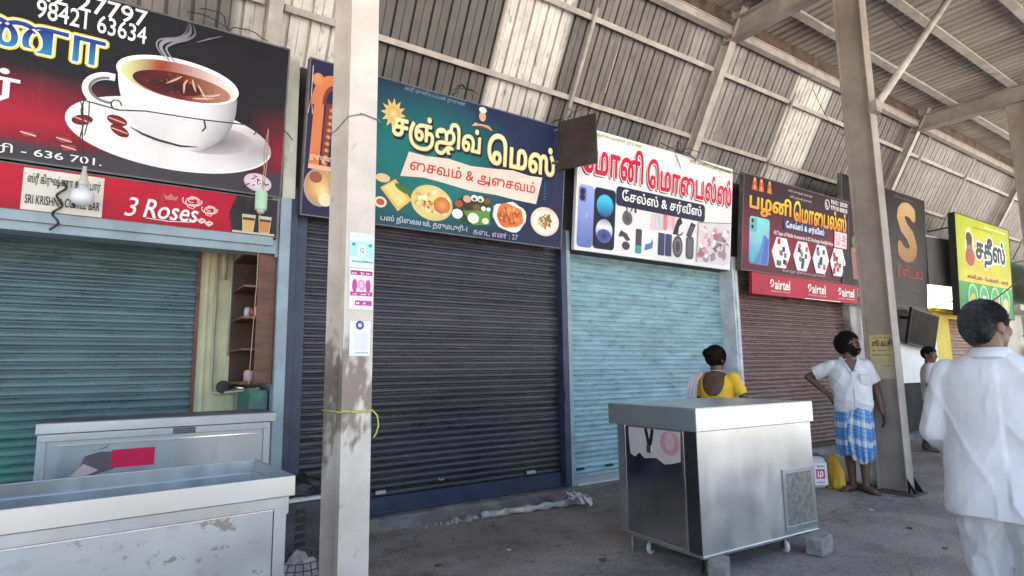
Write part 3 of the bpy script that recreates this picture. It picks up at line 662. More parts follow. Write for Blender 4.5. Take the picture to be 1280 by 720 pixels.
# --- mess board
t = signboard('dark teal mess signboard with cream lettering and a row of food plates', 1.235, 4.93, 2.65, 2.78, 1.338, .15)
A = Art()
def bgm(u, v):
    q = max(0, 1 - sqrt(((u - 1.15) / 1.15) ** 2 + ((v - .62) / .8) ** 2)); c = mix(rgb(24, 34, 68), rgb(10, 108, 106), min(1, q * 1.55))
    return mix(c, rgb(34, 30, 66), max(0, min(1, (.42 - u) / .25)))
A.grid(.01, .01, 2.77, 1.328, 60, 36, bgm); A.build('background_print', mt_print, t)
A = Art(.005)
CRM = rgb(238, 214, 142); DK = rgb(14, 22, 40)
A.text('ஸ்ரீ முனியப்பன் துணை', .86, 1.262, 1.50, 1.318, rgb(120, 140, 160), .01)
for (wd, u0, v0, u1, v1) in (('சஞ்ஜிவ்', .765, .755, 1.69, 1.075), ('மெஸ்', 1.785, .77, 2.63, 1.075)):
    A.text(wd, u0, v0, u1, v1, DK, .085, shift=(.012, -.014)); A.text(wd, u0, v0, u1, v1, CRM, .04, grad=lambda q: mix(rgb(226, 190, 110), rgb(246, 232, 176), q)); A.text(wd, u0, v0, u1, v1, rgb(244, 228, 170), .0)
A.poly([(.862, .475), (1.1, .50), (1.3, .485), (1.6, .455), (1.9, .46), (2.15, .445), (2.41, .44), (2.475, .735), (2.3, .725), (2.1, .745), (1.85, .72), (1.6, .70), (1.35, .725), (1.1, .705), (.935, .715)], rgb(232, 206, 190))
A.text('சைவம் & அசைவம்', .955, .53, 2.385, .665, rgb(196, 56, 46), .02)
A.text('பஸ் நிலையம், தருமபுரி-1', .70, .028, 1.59, .105, rgb(200, 205, 215), .008); A.text('கடை எண் : 27', 1.66, .032, 2.195, .095, rgb(170, 175, 185), .008)
A.cut()
for k in range(7): A.stroke([(2.50, .50 + k * .03), (2.53, .515 + k * .03)], .006, rgb(60, 130, 160))
A.build('lettering', mt_print, t)
A = Art(.005)
star = []
for k in range(24): q = k * pi / 12; rr = .145 if k % 2 == 0 else .085; star.append((.765 + rr * cos(q) * .85, 1.03 + rr * sin(q)))
A.poly(star, rgb(226, 186, 110)); A.disc(.765, 1.03, .06, .07, rgb(240, 214, 150), rgb(214, 160, 80), n=20)
A.build('sunburst_picture', mt_print, t)
A = Art(.005)    # gateway arch in orange
ORG = rgb(206, 120, 74); OD = rgb(120, 52, 46)
A.stroke([(.085, .42), (.095, .75), (.10, 1.0)], .085, ORG); A.stroke([(.17, .42), (.18, .8), (.19, .98)], .06, OD)
for k in range(9): A.disc(.175 + .004 * k, .46 + .058 * k, .026, .024, rgb(226, 160, 110), OD, n=10)
A.stroke(arc(.21, .98, .13, .2, pi * .35, pi * 1.05, 16), .09, ORG); A.stroke(arc(.21, .98, .07, .13, pi * .3, pi * 1.05, 16), .03, OD)
A.disc(.08, 1.16, .05, .06, rgb(222, 150, 100), ORG, n=14); A.stroke([(.03, 1.0), (.03, 1.27)], .006, rgb(200, 190, 200)); A.stroke([(.01, .86), (.03, 1.0), (.05, .86)], .01, rgb(205, 160, 140))
A.rect(.04, .40, .26, .44, rgb(226, 170, 130)); A.text('நுழைவு', .05, .465, .24, .52, rgb(240, 200, 160), .02)
A.build('gateway_picture', mt_print, t)
A = Art(.005)
A.disc(1.695, 1.235, .07, .085, rgb(60, 50, 70), rgb(40, 36, 60), n=20); A.disc(1.70, 1.22, .04, .05, rgb(205, 160, 130), n=16); A.poly([(1.62, 1.14), (1.78, 1.14), (1.83, 1.10), (1.70, 1.125), (1.58, 1.10)], rgb(220, 190, 130)); A.disc(1.70, 1.285, .045, .03, rgb(225, 220, 220), n=14); A.text('மெஸ்', 1.64, 1.105, 1.78, 1.14, rgb(170, 50, 50), .02)
A.build('emblem_picture', mt_print, t)
def plate(cu, cv, a, b, fn, nm='food_picture'):
    A = Art(.005); fn(A, cu, cv, a, b); A.build(nm, mt_print, t)
CR = [rgb(236, 222, 180), rgb(222, 196, 130), rgb(204, 160, 90), rgb(240, 232, 206)]
def f1(A, u, v, a, b): A.disc(u, v, a, b, rgb(214, 196, 170), rgb(170, 150, 130), n=30, rings=2); A.disc(u, v, a * .88, b * .86, rgb(226, 190, 130), rgb(190, 140, 90), n=30); A.disc(u - .04, v + .08, a * .4, b * .3, rgb(150, 80, 60), n=16); A.disc(u + .02, v - .03, a * .5, b * .42, rgb(240, 214, 160), rgb(220, 180, 110), n=20); A.disc(u + .05, v - .1, a * .45, b * .35, rgb(240, 220, 180), n=18)
plate(.15, .255, .135, .165, f1)
def f2(A, u, v, a, b): A.poly([(u - .12, v + .05), (u + .02, v + .15), (u + .19, v - .02), (u + .06, v - .14)], rgb(226, 176, 90)); A.poly([(u - .09, v + .055), (u, v + .12), (u + .15, v - .02), (u + .06, v - .10)], rgb(240, 206, 130)); A.disc(u + .1, v + .07, .09, .03, rgb(70, 110, 50), rot=-.4, n=14); A.disc(u - .1, v + .14, .07, .04, rgb(224, 190, 140), n=14); A.disc(u - .11, v - .08, .06, .05, rgb(226, 206, 180), n=14); A.disc(u - .11, v - .08, .04, .03, rgb(180, 80, 40), n=12)
plate(.80, .29, .1, .1, f2)
def f3(A, u, v, a, b): A.disc(u, v, a, b, rgb(230, 206, 130), rgb(206, 190, 120), n=34, rot=-.15); speck(A, u, v, a, b, CR, 46, .016, .034, 3); speck(A, u - .03, v - .02, a * .6, b * .6, [rgb(130, 60, 30), rgb(90, 80, 30), rgb(190, 110, 50)], 10, .008, .02, 4); A.disc(u + .10, v - .01, .088, .078, rgb(222, 150, 90), rgb(190, 100, 50), n=22)
plate(1.20, .275, .22, .165, f3)
def f4(A, u, v, a, b):
    A.poly([(u - .2, v + .05), (u - .08, v + .14), (u + .2, v + .16), (u + .215, v - .12), (u + .02, v - .16), (u - .2, v - .08)], rgb(40, 62, 34)); A.poly([(u - .1, v - .02), (u + .21, v + .02), (u + .215, v - .12), (u + .02, v - .15)], rgb(86, 140, 56))
    for du, dv, s_, c in ((-.16, -.06, .06, WH), (.02, -.08, .065, rgb(238, 234, 214)), (.16, -.09, .04, rgb(236, 226, 180)), (-.15, .04, .045, rgb(150, 80, 40)), (-.06, .1, .045, rgb(226, 160, 130)), (.02, .12, .04, WH), (.09, .12, .04, WH), (.02, .11, .02, rgb(120, 40, 30)), (.09, .11, .02, rgb(80, 110, 40)), (.17, .11, .04, rgb(120, 80, 50)), (-.06, .02, .04, rgb(70, 40, 30)), (.05, .03, .04, rgb(130, 70, 40)), (.13, .03, .03, rgb(230, 224, 200)), (.19, .03, .025, WH)): A.disc(u + du, v + dv, s_, s_ * .8, c, n=16)
plate(1.635, .27, .2, .15, f4)
def f5(A, u, v, a, b): A.poly(blob2(u, v, a, b, 3, 26, .25), rgb(236, 222, 206)); A.poly(blob2(u, v, a * .84, b * .82, 8, 26, .3), rgb(214, 110, 60)); speck(A, u, v, a * .75, b * .7, [rgb(190, 80, 40), rgb(230, 140, 80), rgb(240, 170, 110), rgb(160, 90, 40)], 40, .012, .03, 6)
plate(2.085, .27, .215, .145, f5)
def f6(A, u, v, a, b): A.disc(u, v, a, b, rgb(240, 224, 206), rgb(226, 206, 186), n=36); A.disc(u, v - .005, a * .82, b * .8, rgb(244, 230, 214), n=30); speck(A, u, v, a * .62, b * .6, [rgb(186, 130, 70), rgb(140, 90, 40), rgb(220, 190, 130), rgb(120, 120, 50), rgb(236, 214, 170)], 44, .012, .028, 9)
plate(2.54, .27, .19, .155, f6)

# --- flag board standing out from the wall
t = thing('flag_sign', 'small dark brown board standing out between the mess board and the white board', 'sign', (3.86, 4.74, 3.46), (0, 0, radians(-66)))
b = MB(); b.box(0, .44, 0, .03, 0, .54); b.build('board', [M('burnt_board', (.035, .022, .018), .45, var=.4, scale=4, dirt=(.075, .05, .04), dmin=.55, dmax=.75)], t, bevel=.004)
A = Art(.001)
A.text('கடை', .13, .30, .33, .38, rgb(74, 52, 46), .03); A.cut(); A.scribble(.08, .40, .36, .44, rgb(80, 60, 52)); A.cut(); A.scribble(.1, .2, .34, .235, rgb(70, 50, 44)); A.build('lettering', mt_print, t)
for z in (.1, .46): b = MB(); b.beam((0, .015, z), (-.5, .015, z), .025, .025); b.build('bracket', [mt_signedge], t)

# --- white mobile board
t = signboard('white mobile shop signboard with red Tamil lettering', 4.2, 4.93, 2.665, 2.79, 1.403, .15, .05, frame=mt_white, edge=0)
A = Art(); A.rect(0, 0, 2.79, 1.403, rgb(228, 226, 224)); A.rect(.02, .745, 2.0, .75, rgb(200, 198, 198)); A.build('background_print', mt_print, t)
RED = rgb(206, 18, 62)
A = Art(.004)
A.text('தஞ்சையம்மாள் துணை', .2, 1.322, 1.0, 1.385, rgb(160, 160, 40), .014); A.text('ஸ்ரீ முனியப்பன் துணை', 1.89, 1.31, 2.75, 1.388, rgb(170, 150, 70), .014)
for wd, u0, v0, u1, v1 in (('மோனி', .06, .90, 1.03, 1.29), ('மொபைல்ஸ்', 1.115, .88, 2.76, 1.235)):
    A.text(wd, u0, v0, u1, v1, rgb(40, 24, 34), .035, shift=(-.018, -.026)); A.text(wd, u0, v0, u1, v1, WH, .07); A.text(wd, u0, v0, u1, v1, RED, .035)
A.cut(True); A.rrect(.605, .585, 2.215, .815, .05, rgb(36, 36, 62)); A.text('சேல்ஸ் & சர்வீஸ்', .70, .625, 2.14, .79, WH, .02)
A.build('lettering', mt_print, t)
A = Art(.004)
A.rrect(.03, .04, .26, .745, .05, rgb(120, 140, 200), f=lambda u, v: mix(rgb(96, 112, 180), rgb(150, 170, 220), v / .75)); A.rrect(.045, .555, .145, .715, .03, rgb(84, 98, 160)); A.disc(.09, .665, .036, .034, rgb(30, 30, 50), n=18); A.disc(.09, .60, .036, .034, rgb(30, 30, 50), n=18); A.disc(.16, .40, .02, .028, rgb(150, 165, 215), n=12)
A.rrect(.265, .045, .60, .75, .05, rgb(34, 34, 60)); A.rrect(.285, .065, .58, .73, .04, rgb(16, 22, 46))
A.disc(.435, .55, .13, .13, n=30, rings=5, f=lambda u, v: mix(rgb(60, 190, 225), rgb(20, 60, 130), max(0, min(1, (.62 - v) / .2)))); A.disc(.435, .255, .13, .14, n=30, rings=5, f=lambda u, v: mix(rgb(230, 232, 245), rgb(60, 62, 130), max(0, min(1, abs(v - .3) / .14)))); A.disc(.435, .20, .11, .08, rgb(50, 50, 110), rgb(90, 96, 170), n=24)
A.build('phone_picture', mt_print, t)
A = Art(.004); GR = rgb(70, 66, 72); r = random.Random(12)
A.disc(.80, .455, .085, .085, GR, rgb(110, 104, 110), n=20); A.stroke(arc(.74, .56, .05, .04, -1.5, 2.2, 12), .02, GR); A.stroke(arc(.83, .575, .04, .03, -1.2, 2.4, 12), .02, GR); A.disc(.93, .56, .02, .03, rgb(80, 60, 60), n=10)
for k in range(6): u = 1.2 + k * .075; A.rrect(u, .36 + .01 * k, u + .065, .57 + .012 * k, .02, r.choice([rgb(226, 170, 176), rgb(214, 120, 130), rgb(196, 196, 200), rgb(230, 190, 190)]))
A.poly([(1.60, .36), (1.70, .36), (1.72, .47), (1.78, .52), (1.74, .60), (1.68, .55), (1.64, .46)], rgb(40, 38, 48)); A.stroke(arc(1.72, .42, .07, .06, 3.4, 6, 10), .02, rgb(60, 60, 70)); A.poly([(1.86, .37), (1.95, .35), (2.04, .53), (1.95, .555)], rgb(46, 44, 50)); A.poly([(1.88, .39), (1.945, .375), (2.0, .49), (1.94, .51)], rgb(84, 82, 88))
A.poly([(.70, .30), (.80, .27), (.86, .20), (.80, .18), (.74, .23), (.66, .22)], GR); A.disc(.79, .125, .065, .05, GR, n=16); A.rrect(.95, .055, 1.05, .35, .02, rgb(70, 66, 72)); A.rect(.955, .06, 1.045, .15, rgb(60, 150, 150)); A.poly([(1.10, .10), (1.24, .14), (1.25, .26), (1.20, .20), (1.12, .18)], rgb(76, 120, 170))
for u in (1.34, 1.47): A.rrect(u, .07, u + .115, .35, .015, rgb(62, 62, 96))
A.disc(1.70, .21, .095, .14, rgb(60, 56, 60), rgb(90, 86, 90), n=26); A.stroke(arc(1.70, .21, .055, .09, 0, 6.28, 20), .012, rgb(140, 136, 140)); A.rrect(1.86, .07, 2.01, .37, .06, rgb(78, 76, 82)); A.rrect(1.885, .10, 1.985, .34, .04, rgb(100, 98, 104))
A.build('accessory_picture', mt_print, t)
A = Art(.004)
A.poly([(2.06, .05), (2.60, .05), (2.77, .08), (2.77, .63), (2.08, .56)], rgb(214, 206, 210))
for k in range(46): A.poly(blob2(r.uniform(2.14, 2.7), r.uniform(.12, .52), r.uniform(.03, .09), r.uniform(.02, .06), k, 12, .5), r.choice([rgb(206, 150, 160), rgb(226, 190, 196), rgb(150, 140, 150), rgb(232, 228, 232), rgb(120, 112, 120), rgb(180, 100, 112)]))
A.stroke([(2.07, .04), (2.085, .57)], .01, rgb(120, 118, 120)); A.stroke([(2.085, .57), (2.77, .64)], .01, rgb(120, 118, 120))
A.build('repair_picture', mt_print, t)

# --- maroon mobile board
t = signboard('maroon mobile shop signboard with yellow Tamil lettering and four white hexagons', 7.24, 4.93, 2.69, 2.92, 1.388, .15)
A = Art()
A.grid(.012, .012, 2.908, 1.376, 40, 20, lambda u, v: mix(mix(rgb(44, 12, 26), rgb(130, 16, 52), max(0, 1 - abs(v - .45) / .6)), rgb(24, 18, 28), max(0, min(1, (u - 2.3) / .8 + (v - 1.1) * .8))))
A.build('background_print', mt_print, t)
A = Art(.005)
YE = rgb(244, 186, 24)
for wd, u0, v0, u1, v1 in (('பழனி', .16, .82, 1.19, 1.155), ('மொபைல்ஸ்', 1.27, .86, 2.83, 1.165)):
    A.text(wd, u0, v0, u1, v1, rgb(60, 20, 8), .06, shift=(.014, -.014)); A.text(wd, u0, v0, u1, v1, YE, .035, grad=lambda q: mix(rgb(226, 130, 10), rgb(252, 214, 60), q))
A.text('ஸ்ரீ முருகன் துணை', 1.1, 1.27, 1.78, 1.325, rgb(190, 170, 176), .012); A.text('ஸ்ரீ அம்மன் துணை', 1.15, 1.185, 1.76, 1.24, rgb(190, 170, 176), .012)
A.cut(); A.disc(2.22, 1.245, .075, .085, rgb(215, 200, 205), n=20); A.disc(2.22, 1.245, .055, .065, rgb(60, 16, 34), n=20); A.stroke(arc(2.225, 1.245, .03, .035, 2.2, 5.2, 8), .02, rgb(225, 215, 220))
A.text('93421 28308', 2.33, 1.275, 2.85, 1.345, rgb(230, 225, 228), .02, tam=False); A.text('97918 88838', 2.33, 1.18, 2.85, 1.25, rgb(230, 225, 228), .02, tam=False)
A.cut(True); A.rect(1.0, .69, 2.2, .845, rgb(44, 40, 96)); A.text('சேல்ஸ் & சர்வீஸ்', 1.06, .705, 2.14, .83, rgb(228, 228, 238), .025)
A.text('All Types of Mobile Accessories & EC-Recharge Available Here', .75, .575, 2.42, .65, rgb(224, 214, 218), .025, tam=False)
A.text('பேருந்து நிலையம், தருமபுரி', 1.0, .045, 2.2, .1, rgb(190, 160, 170), .02)
A.cut(); A.rect(2.46, .58, 2.85, .84, rgb(232, 205, 210)); A.scribble(2.49, .62, 2.64, .81, rgb(170, 110, 130), 5); A.scribble(2.70, .62, 2.82, .81, rgb(60, 50, 60), 5)
A.build('lettering', mt_print, t)
A = Art(.005)
for k, du in enumerate((.2, .36, .56)):
    A.disc(du + .06, 1.275, .055, .05, rgb(206, 110, 60), rgb(150, 60, 40), n=14); A.poly([(du - .01, 1.17), (du + .13, 1.17), (du + .11, 1.25), (du + .01, 1.25)], rgb(196, 90, 50)); A.disc(du + .06, 1.325, .03, .03, rgb(220, 170, 70), n=10); A.stroke([(du + .06, 1.18), (du + .06, 1.24)], .03, rgb(220, 180, 100))
A.build('figures_picture', mt_print, t)
A = Art(.005)
A.rrect(.165, .11, .65, .79, .05, rgb(120, 200, 205), f=lambda u, v: mix(rgb(96, 120, 190), rgb(130, 206, 206), max(0, min(1, (v - .1) / .4)))); A.rrect(.185, .57, .34, .77, .03, rgb(96, 170, 180)); A.disc(.235, .725, .03, .03, BK, n=12); A.disc(.235, .64, .03, .03, BK, n=12); A.poly([(.33, .11), (.62, .13), (.64, .50), (.52, .55)], rgb(90, 96, 190)); A.poly([(.36, .11), (.46, .12), (.55, .50), (.49, .50)], rgb(60, 150, 190)); A.disc(.25, .25, .05, .12, rgb(60, 190, 200), n=14)
A.build('phone_picture', mt_print, t)
A = Art(.005); r = random.Random(8)
for cu in (.965, 1.525, 2.06, 2.58):
    hx = [(cu + .255 * cos(k * pi / 3 + 0), .335 + .255 * sin(k * pi / 3)) for k in range(6)]; hx = [(cu - .245, .335), (cu - .13, .56), (cu + .13, .56), (cu + .245, .335), (cu + .13, .11), (cu - .13, .11)]
    A.poly(hx, rgb(236, 230, 230))
    for k in range(11): u, v = cu + r.uniform(-.13, .13), .335 + r.uniform(-.17, .17); A.rrect(u - .035, v - .035, u + .035, v + .04, .012, r.choice([rgb(50, 46, 54), rgb(170, 40, 60), rgb(40, 110, 60), rgb(120, 116, 126), rgb(206, 60, 80), rgb(40, 60, 120)]))
A.build('hexagon_picture', mt_print, t)
# --- telecom strip under it
t = signboard('crimson telecom strip sign repeating one white name three times', 7.42, 4.90, 2.365, 2.97, .305, .02, .05, frame=M('strip_edge', rgb(150, 24, 50), .5), edge=0, brace=False, name='strip_sign', cat='sign')
A = Art(); A.grid(0, 0, 2.97, .305, 20, 2, lambda u, v: rgb(178, 24, 58)); A.rect(.22, .0, .235, .305, rgb(140, 16, 46)); A.rect(1.35, -.0, 2.4, .012, WH); A.build('background_print', mt_print, t)
A = Art(.004)
for u in (.42, 1.42, 2.32):
    A.cut(); A.disc(u + .06, .18, .05, .062, WH, n=20, rot=-.3); A.disc(u + .068, .185, .022, .032, rgb(178, 24, 58), n=14, rot=-.3); A.poly([(u + .0, .165), (u + .06, .17), (u + .05, .145), (u + .01, .12)], rgb(178, 24, 58))
    A.text('airtel', u + .135, .10, u + .52, .235, WH, .03, tam=False); A.cut(); A.scribble(u + .02, .055, u + .52, .085, rgb(230, 170, 185), dens=.95)
A.build('lettering', mt_print, t)

# --- brown sweets board
t = signboard('tall dark brown signboard with a large gold letter S behind the pillar', 9.98, 4.93, 2.34, 3.2, 2.22, .15)
A = Art(); A.grid(.012, .012, 3.188, 2.208, 24, 20, lambda u, v: mix(rgb(24, 18, 18), rgb(58, 28, 25), max(0, 1 - abs(u - 2.4) / .9) * max(0, 1 - abs(v - 1.2) / 1.1))); A.rect(.3, .012, 3.188, .10, rgb(60, 56, 54)); A.build('background_print', mt_print, t)
A = Art(.005)
A.text('S', 2.06, .98, 2.72, 2.0, rgb(96, 60, 26), .05, tam=False, shift=(.03, -.02)); A.text('S', 2.06, .98, 2.72, 2.0, rgb(190, 146, 84), .05, tam=False, grad=lambda q: mix(rgb(150, 104, 56), rgb(196, 160, 106), q))
A.text('இனிப்பகம்', 1.95, .56, 3.0, .84, rgb(150, 62, 48), .03); A.text('ஸ்ரீ முருகன் துணை', 1.9, 2.08, 2.7, 2.15, rgb(120, 100, 90), .01); A.text('பேருந்து நிலையம்', 1.95, .36, 2.9, .45, rgb(110, 84, 74), .01); A.text('94438 20', .30, .16, .75, .30, rgb(170, 165, 165), .02, tam=False); A.cut(); A.scribble(.3, 1.8, .7, 1.95, rgb(100, 90, 86), 1); A.cut(); A.scribble(.3, 1.62, .66, 1.74, rgb(100, 90, 86), 1)
A.build('lettering', mt_print, t)
A = Art(.005); A.poly([(.33, .45), (.62, .45), (.70, .95), (.26, .95)], rgb(150, 96, 92)); A.disc(.48, .95, .22, .06, rgb(200, 160, 150), rgb(120, 80, 74), n=20); A.disc(.42, 1.1, .12, .1, rgb(130, 112, 92), n=14); A.disc(.56, 1.13, .09, .1, rgb(96, 110, 70), n=14); A.build('dessert_picture', mt_print, t)
t = thing('awning_board', 'dark plain board sloping down beside the large gold letter', 'board', (13.2, 4.86, 2.9))
b = MB(); b.add([(0, 0, .0), (1.55, 0, .03), (1.2, 0, 1.02), (.02, -.03, .95), (0, .05, 0), (1.55, .05, .03), (1.2, .05, 1.02), (.02, .02, .95)], [(0, 1, 2, 3), (7, 6, 5, 4), (0, 4, 5, 1), (1, 5, 6, 2), (2, 6, 7, 3), (3, 7, 4, 0)]); b.build('board', [M('sooty_board', (.055, .05, .046), .6, var=.3, scale=2)], t)
b = MB(); b.tube([(1.2, .08, .95), (1.2, .6, 1.1)], .015); b.build('bracket', [mt_signedge], t)

# --- yellow green board
t = signboard('yellow and green signboard with a portrait and dark blue Tamil name', 13.92, 4.65, 2.30, 3.06, 2.085, .10, .12, frame=M('dark_side', (.02, .022, .02), .5), edge=.02)
A = Art(); A.grid(.02, .70, 3.04, 2.065, 20, 14, lambda u, v: mix(rgb(214, 196, 20), rgb(170, 190, 28), max(0, min(1, (v - .9) / 1.1 * .6 + abs(u - 1.4) / 3)))); A.grid(.02, .02, 3.04, .70, 20, 8, lambda u, v: mix(rgb(20, 128, 62), rgb(70, 170, 60), max(0, (v - .3) / .5)))
A.poly([(.3, .72), (2.92, .70), (2.95, .90), (.32, .94)], rgb(228, 196, 70)); A.build('background_print', mt_print, t)
A = Art(.005)
A.text('சதீஸ்', 1.02, 1.08, 2.68, 1.72, WH, .14); A.text('சதீஸ்', 1.02, 1.08, 2.68, 1.72, rgb(26, 34, 44), .05)
A.text('ஸ்வீட்ஸ் - பேக்கரி - காபி', .48, .76, 2.8, .87, rgb(120, 60, 20), .02); A.cut(); A.scribble(1.55, 1.93, 2.8, 2.0, rgb(240, 240, 190), 1, .95); A.cut(); A.scribble(.9, 1.86, 1.9, 1.92, rgb(170, 150, 30), 1, .95)
A.build('lettering', mt_print, t)
A = Art(.005)
A.poly(blob2(.68, 1.42, .26, .40, 2, 26, .2), rgb(226, 220, 170)); A.poly(blob2(.67, 1.24, .24, .2, 5, 20, .15), rgb(176, 60, 70)); A.disc(.67, 1.46, .15, .22, rgb(176, 112, 84), rgb(140, 84, 64), n=22); A.disc(.67, 1.62, .17, .13, rgb(52, 40, 40), n=18); A.disc(.62, 1.49, .025, .018, BK, n=8); A.disc(.73, 1.49, .025, .018, BK, n=8); A.stroke([(.61, 1.38), (.67, 1.365), (.73, 1.38)], .02, rgb(110, 40, 40))
A.build('portrait_picture', mt_print, t)
A = Art(.005)
for k, u in enumerate((.72, 1.32, 1.95, 2.55)): A.disc(u, .40, .26, .28, rgb(180, 226, 190), n=26); A.disc(u, .40, .215, .24, rgb(40, 150, 80), rgb(70, 180, 100), n=26); A.poly(blob2(u, .34, .16, .13, k, 18, .3), (rgb(206, 180, 60), rgb(220, 214, 206), rgb(196, 130, 100), rgb(226, 206, 130))[k])
A.build('food_picture', mt_print, t)
# --- far board
t = signboard('faded cream signboard beyond the yellow and green one', 18.0, 4.55, 2.75, 3.4, 1.2, .05, .1, frame=mt_cream, edge=0)
A = Art(); A.rect(0, 0, 3.4, 1.2, rgb(205, 196, 160)); A.build('background_print', mt_print, t)
A = Art(.005); A.text('டீ ஸ்டால்', .2, .45, 2.4, 1.0, rgb(90, 110, 80), .03); A.cut(); A.scribble(.2, .2, 2.6, .3, rgb(150, 110, 90)); A.build('lettering', mt_print, t)

# ------------------------------------------------------------------ steel carts
mt_steel = M('brushed_steel', (.58, .605, .615), .32, metal=.86, var=.12, scale=(2.6, 2.6, 1.8), rvar=.045, detail=2)
mt_lid = M('pale_steel_lid', (.64, .69, .70), .34, metal=.85, var=.06, scale=2, bump=.15, bscale=3)
mt_polish = M('mirror_steel', (.50, .50, .50), .20, metal=1, var=.12, scale=2.2, bump=.02, bscale=5, rvar=.06, dirt=(.36, .36, .36), dmin=.5, dmax=.8, dscale=(2, 2, 1.0), detail=2)
mt_dull = M('dull_galvanised', (.38, .405, .425), .40, metal=.85, var=.18, scale=(2.2, 2.2, .6), bump=.015, bscale=(20, 20, 20), rvar=.1)
mt_rim = M('galvanised_rim', (.46, .475, .48), .38, metal=.78, var=.14, scale=(2.2, 2.2, .8), rvar=.1)
mt_edge = M('steel_edge', (.72, .72, .72), .25, metal=1, var=.1)
mt_glue = M('steel_with_old_glue', (.38, .41, .44), .42, metal=.8, var=.12, scale=2, dirt=(.25, .23, .21), dmin=.575, dmax=.62, dscale=(9, 9, 12), streak=((.32, .33, .35), (14, 14, 20), .56, .64, .5), rvar=.1)
mt_castw = M('caster_white', (.6, .6, .58), .5)
mt_meshv = M('vent_mesh', (.33, .33, .31), .5, metal=.6, var=.3, scale=20)

def caster(parent, x, y, z, r=.05, rot=0, label=None):
    b = MB(); b.lathe([(0, -.014), (r * .8, -.014), (r, -.009), (r, .009), (r * .8, .014), (0, .014)], 20, (0, 0, 0), 'Y')
    m = Matrix.Translation((x, y, r)) @ Matrix.Rotation(rot, 4, 'Z'); b.v = [tuple(m @ Vector(v)) for v in b.v]
    o = b.build('caster', [mt_castw], parent)
    b = MB(); b.box(-.03, .03, -.022, -.017, r * .6, z); b.box(-.03, .03, .017, .022, r * .6, z); b.box(-.04, .04, -.03, .03, z - .006, z); m = Matrix.Translation((x, y, 0)) @ Matrix.Rotation(rot, 4, 'Z'); b.v = [tuple(m @ Vector(v)) for v in b.v]
    b.build('fork', [mt_edge], o); return o

# freezer-like cart on the right; near corner at its origin
RZ = radians(-3.2)
t = thing('steel_cart', 'closed stainless steel freezer cart with a flat lid and a vent grille', 'cart', (3.272, 2.637, 0), RZ)
W, Dp = 1.262, .80
b = MB(); b.box(.0, W, .004, Dp, .133, .93); b.build('body', [mt_steel], t, bevel=.004)
b = MB(); b.box(-.006, -.0005, .135, .70, .15, .918); b.build('side_panel', [mt_polish], t, 'mirror like side panel', bevel=.002) if False else b.build('side_panel', [mt_polish], t, bevel=.002)
b = MB()
for y0, y1 in ((.118, .133), (.702, .712)): b.box(-.008, -.0005, y0, y1, .135, .925)
b.box(-.004, W + .004, -.004, .012, .118, .135); b.box(-.006, .012, .012, Dp, .118, .135)
b.build('edge_strip', [mt_edge], t, bevel=.0015)
b = MB(); b.box(-.0035, -.0003, .006, .115, .14, .925); b.build('corner_panel', [M('dark_steel', (.16, .16, .165), .3, metal=.9, var=.2)], t)
b = MB(); b.box(-.014, W + .022, -.012, Dp + .085, .925, 1.0785); o = b.build('lid', [mt_lid], t, bevel=.006)
b = MB(); b.box(-.010, W + .018, -.008, Dp + .081, 1.0790, 1.0815); b.build('lid_top', [mt_lid], t)
# vent grille on the front
b = MB(); u0, u1, z0, z1 = .865, 1.245, .165, .60; e = .035
b.box(u0, u1, -.007, .003, z0, z0 + e); b.box(u0, u1, -.007, .003, z1 - e, z1); b.box(u0, u0 + e, -.007, .003, z0 + e, z1 - e); b.box(u1 - e, u1, -.007, .003, z0 + e, z1 - e)
o = b.build('vent_grille', [mt_dull], t, bevel=.003)
b = MB(); k = u0 + e
while k < u1 - e: b.box(k, k + .003, -.005, -.002, z0 + e, z1 - e); k += .0085
k = z0 + e
while k < z1 - e: b.box(u0 + e, u1 - e, -.0063, -.0052, k, k + .003); k += .0085
b.box(u0 + e, u1 - e, -.0015, .003, z0 + e, z1 - e)
b.build('mesh', [mt_meshv], o)
# pale reflection with a pink ring painted as a flat patch, two black straps and a clasp on the side panel
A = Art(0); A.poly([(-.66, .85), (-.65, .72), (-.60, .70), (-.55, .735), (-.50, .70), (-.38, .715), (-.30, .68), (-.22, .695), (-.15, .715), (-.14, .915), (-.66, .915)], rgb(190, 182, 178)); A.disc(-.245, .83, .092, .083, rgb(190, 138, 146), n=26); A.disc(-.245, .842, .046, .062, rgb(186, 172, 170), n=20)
o = A.build('painted_reflection', mt_paper, t); o.rotation_euler = (0, 0, radians(-90)); o.location = (-.0085, 0, 0)
b = MB()
for s_ in (-1, 1): b.beam((-.011, .44 + s_ * .036, .915), (-.011, .44 + s_ * .006, .80), .026, .004, (1, 0, 0))
o = b.build('strap', [mt_black], t)
b = MB(); b.box(-.02, -.009, .415, .465, .745, .80); b.build('clasp', [mt_edge], o, bevel=.003)
caster(t, .09, .58, .133, .045, .3); caster(t, .93, .06, .133, .045, 1.1); caster(t, 1.15, .7, .133, .045, .8)
b = MB(); b.lathe([(.018, .0), (.018, .133)], 10, (.04, .72, 0)); b.build('leg', [mt_edge], t)
b = MB(); b.lathe([(.012, .03), (.012, .12)], 8, (.02, .03, 0)); b.build('leg', [mt_black], t)
mt_block = M('concrete_block', (.27, .25, .22), .9, var=.3, scale=9, bump=.5, bscale=60, dirt=(.13, .12, .1), dmin=.55, dmax=.7, dscale=(8, 8, 8))
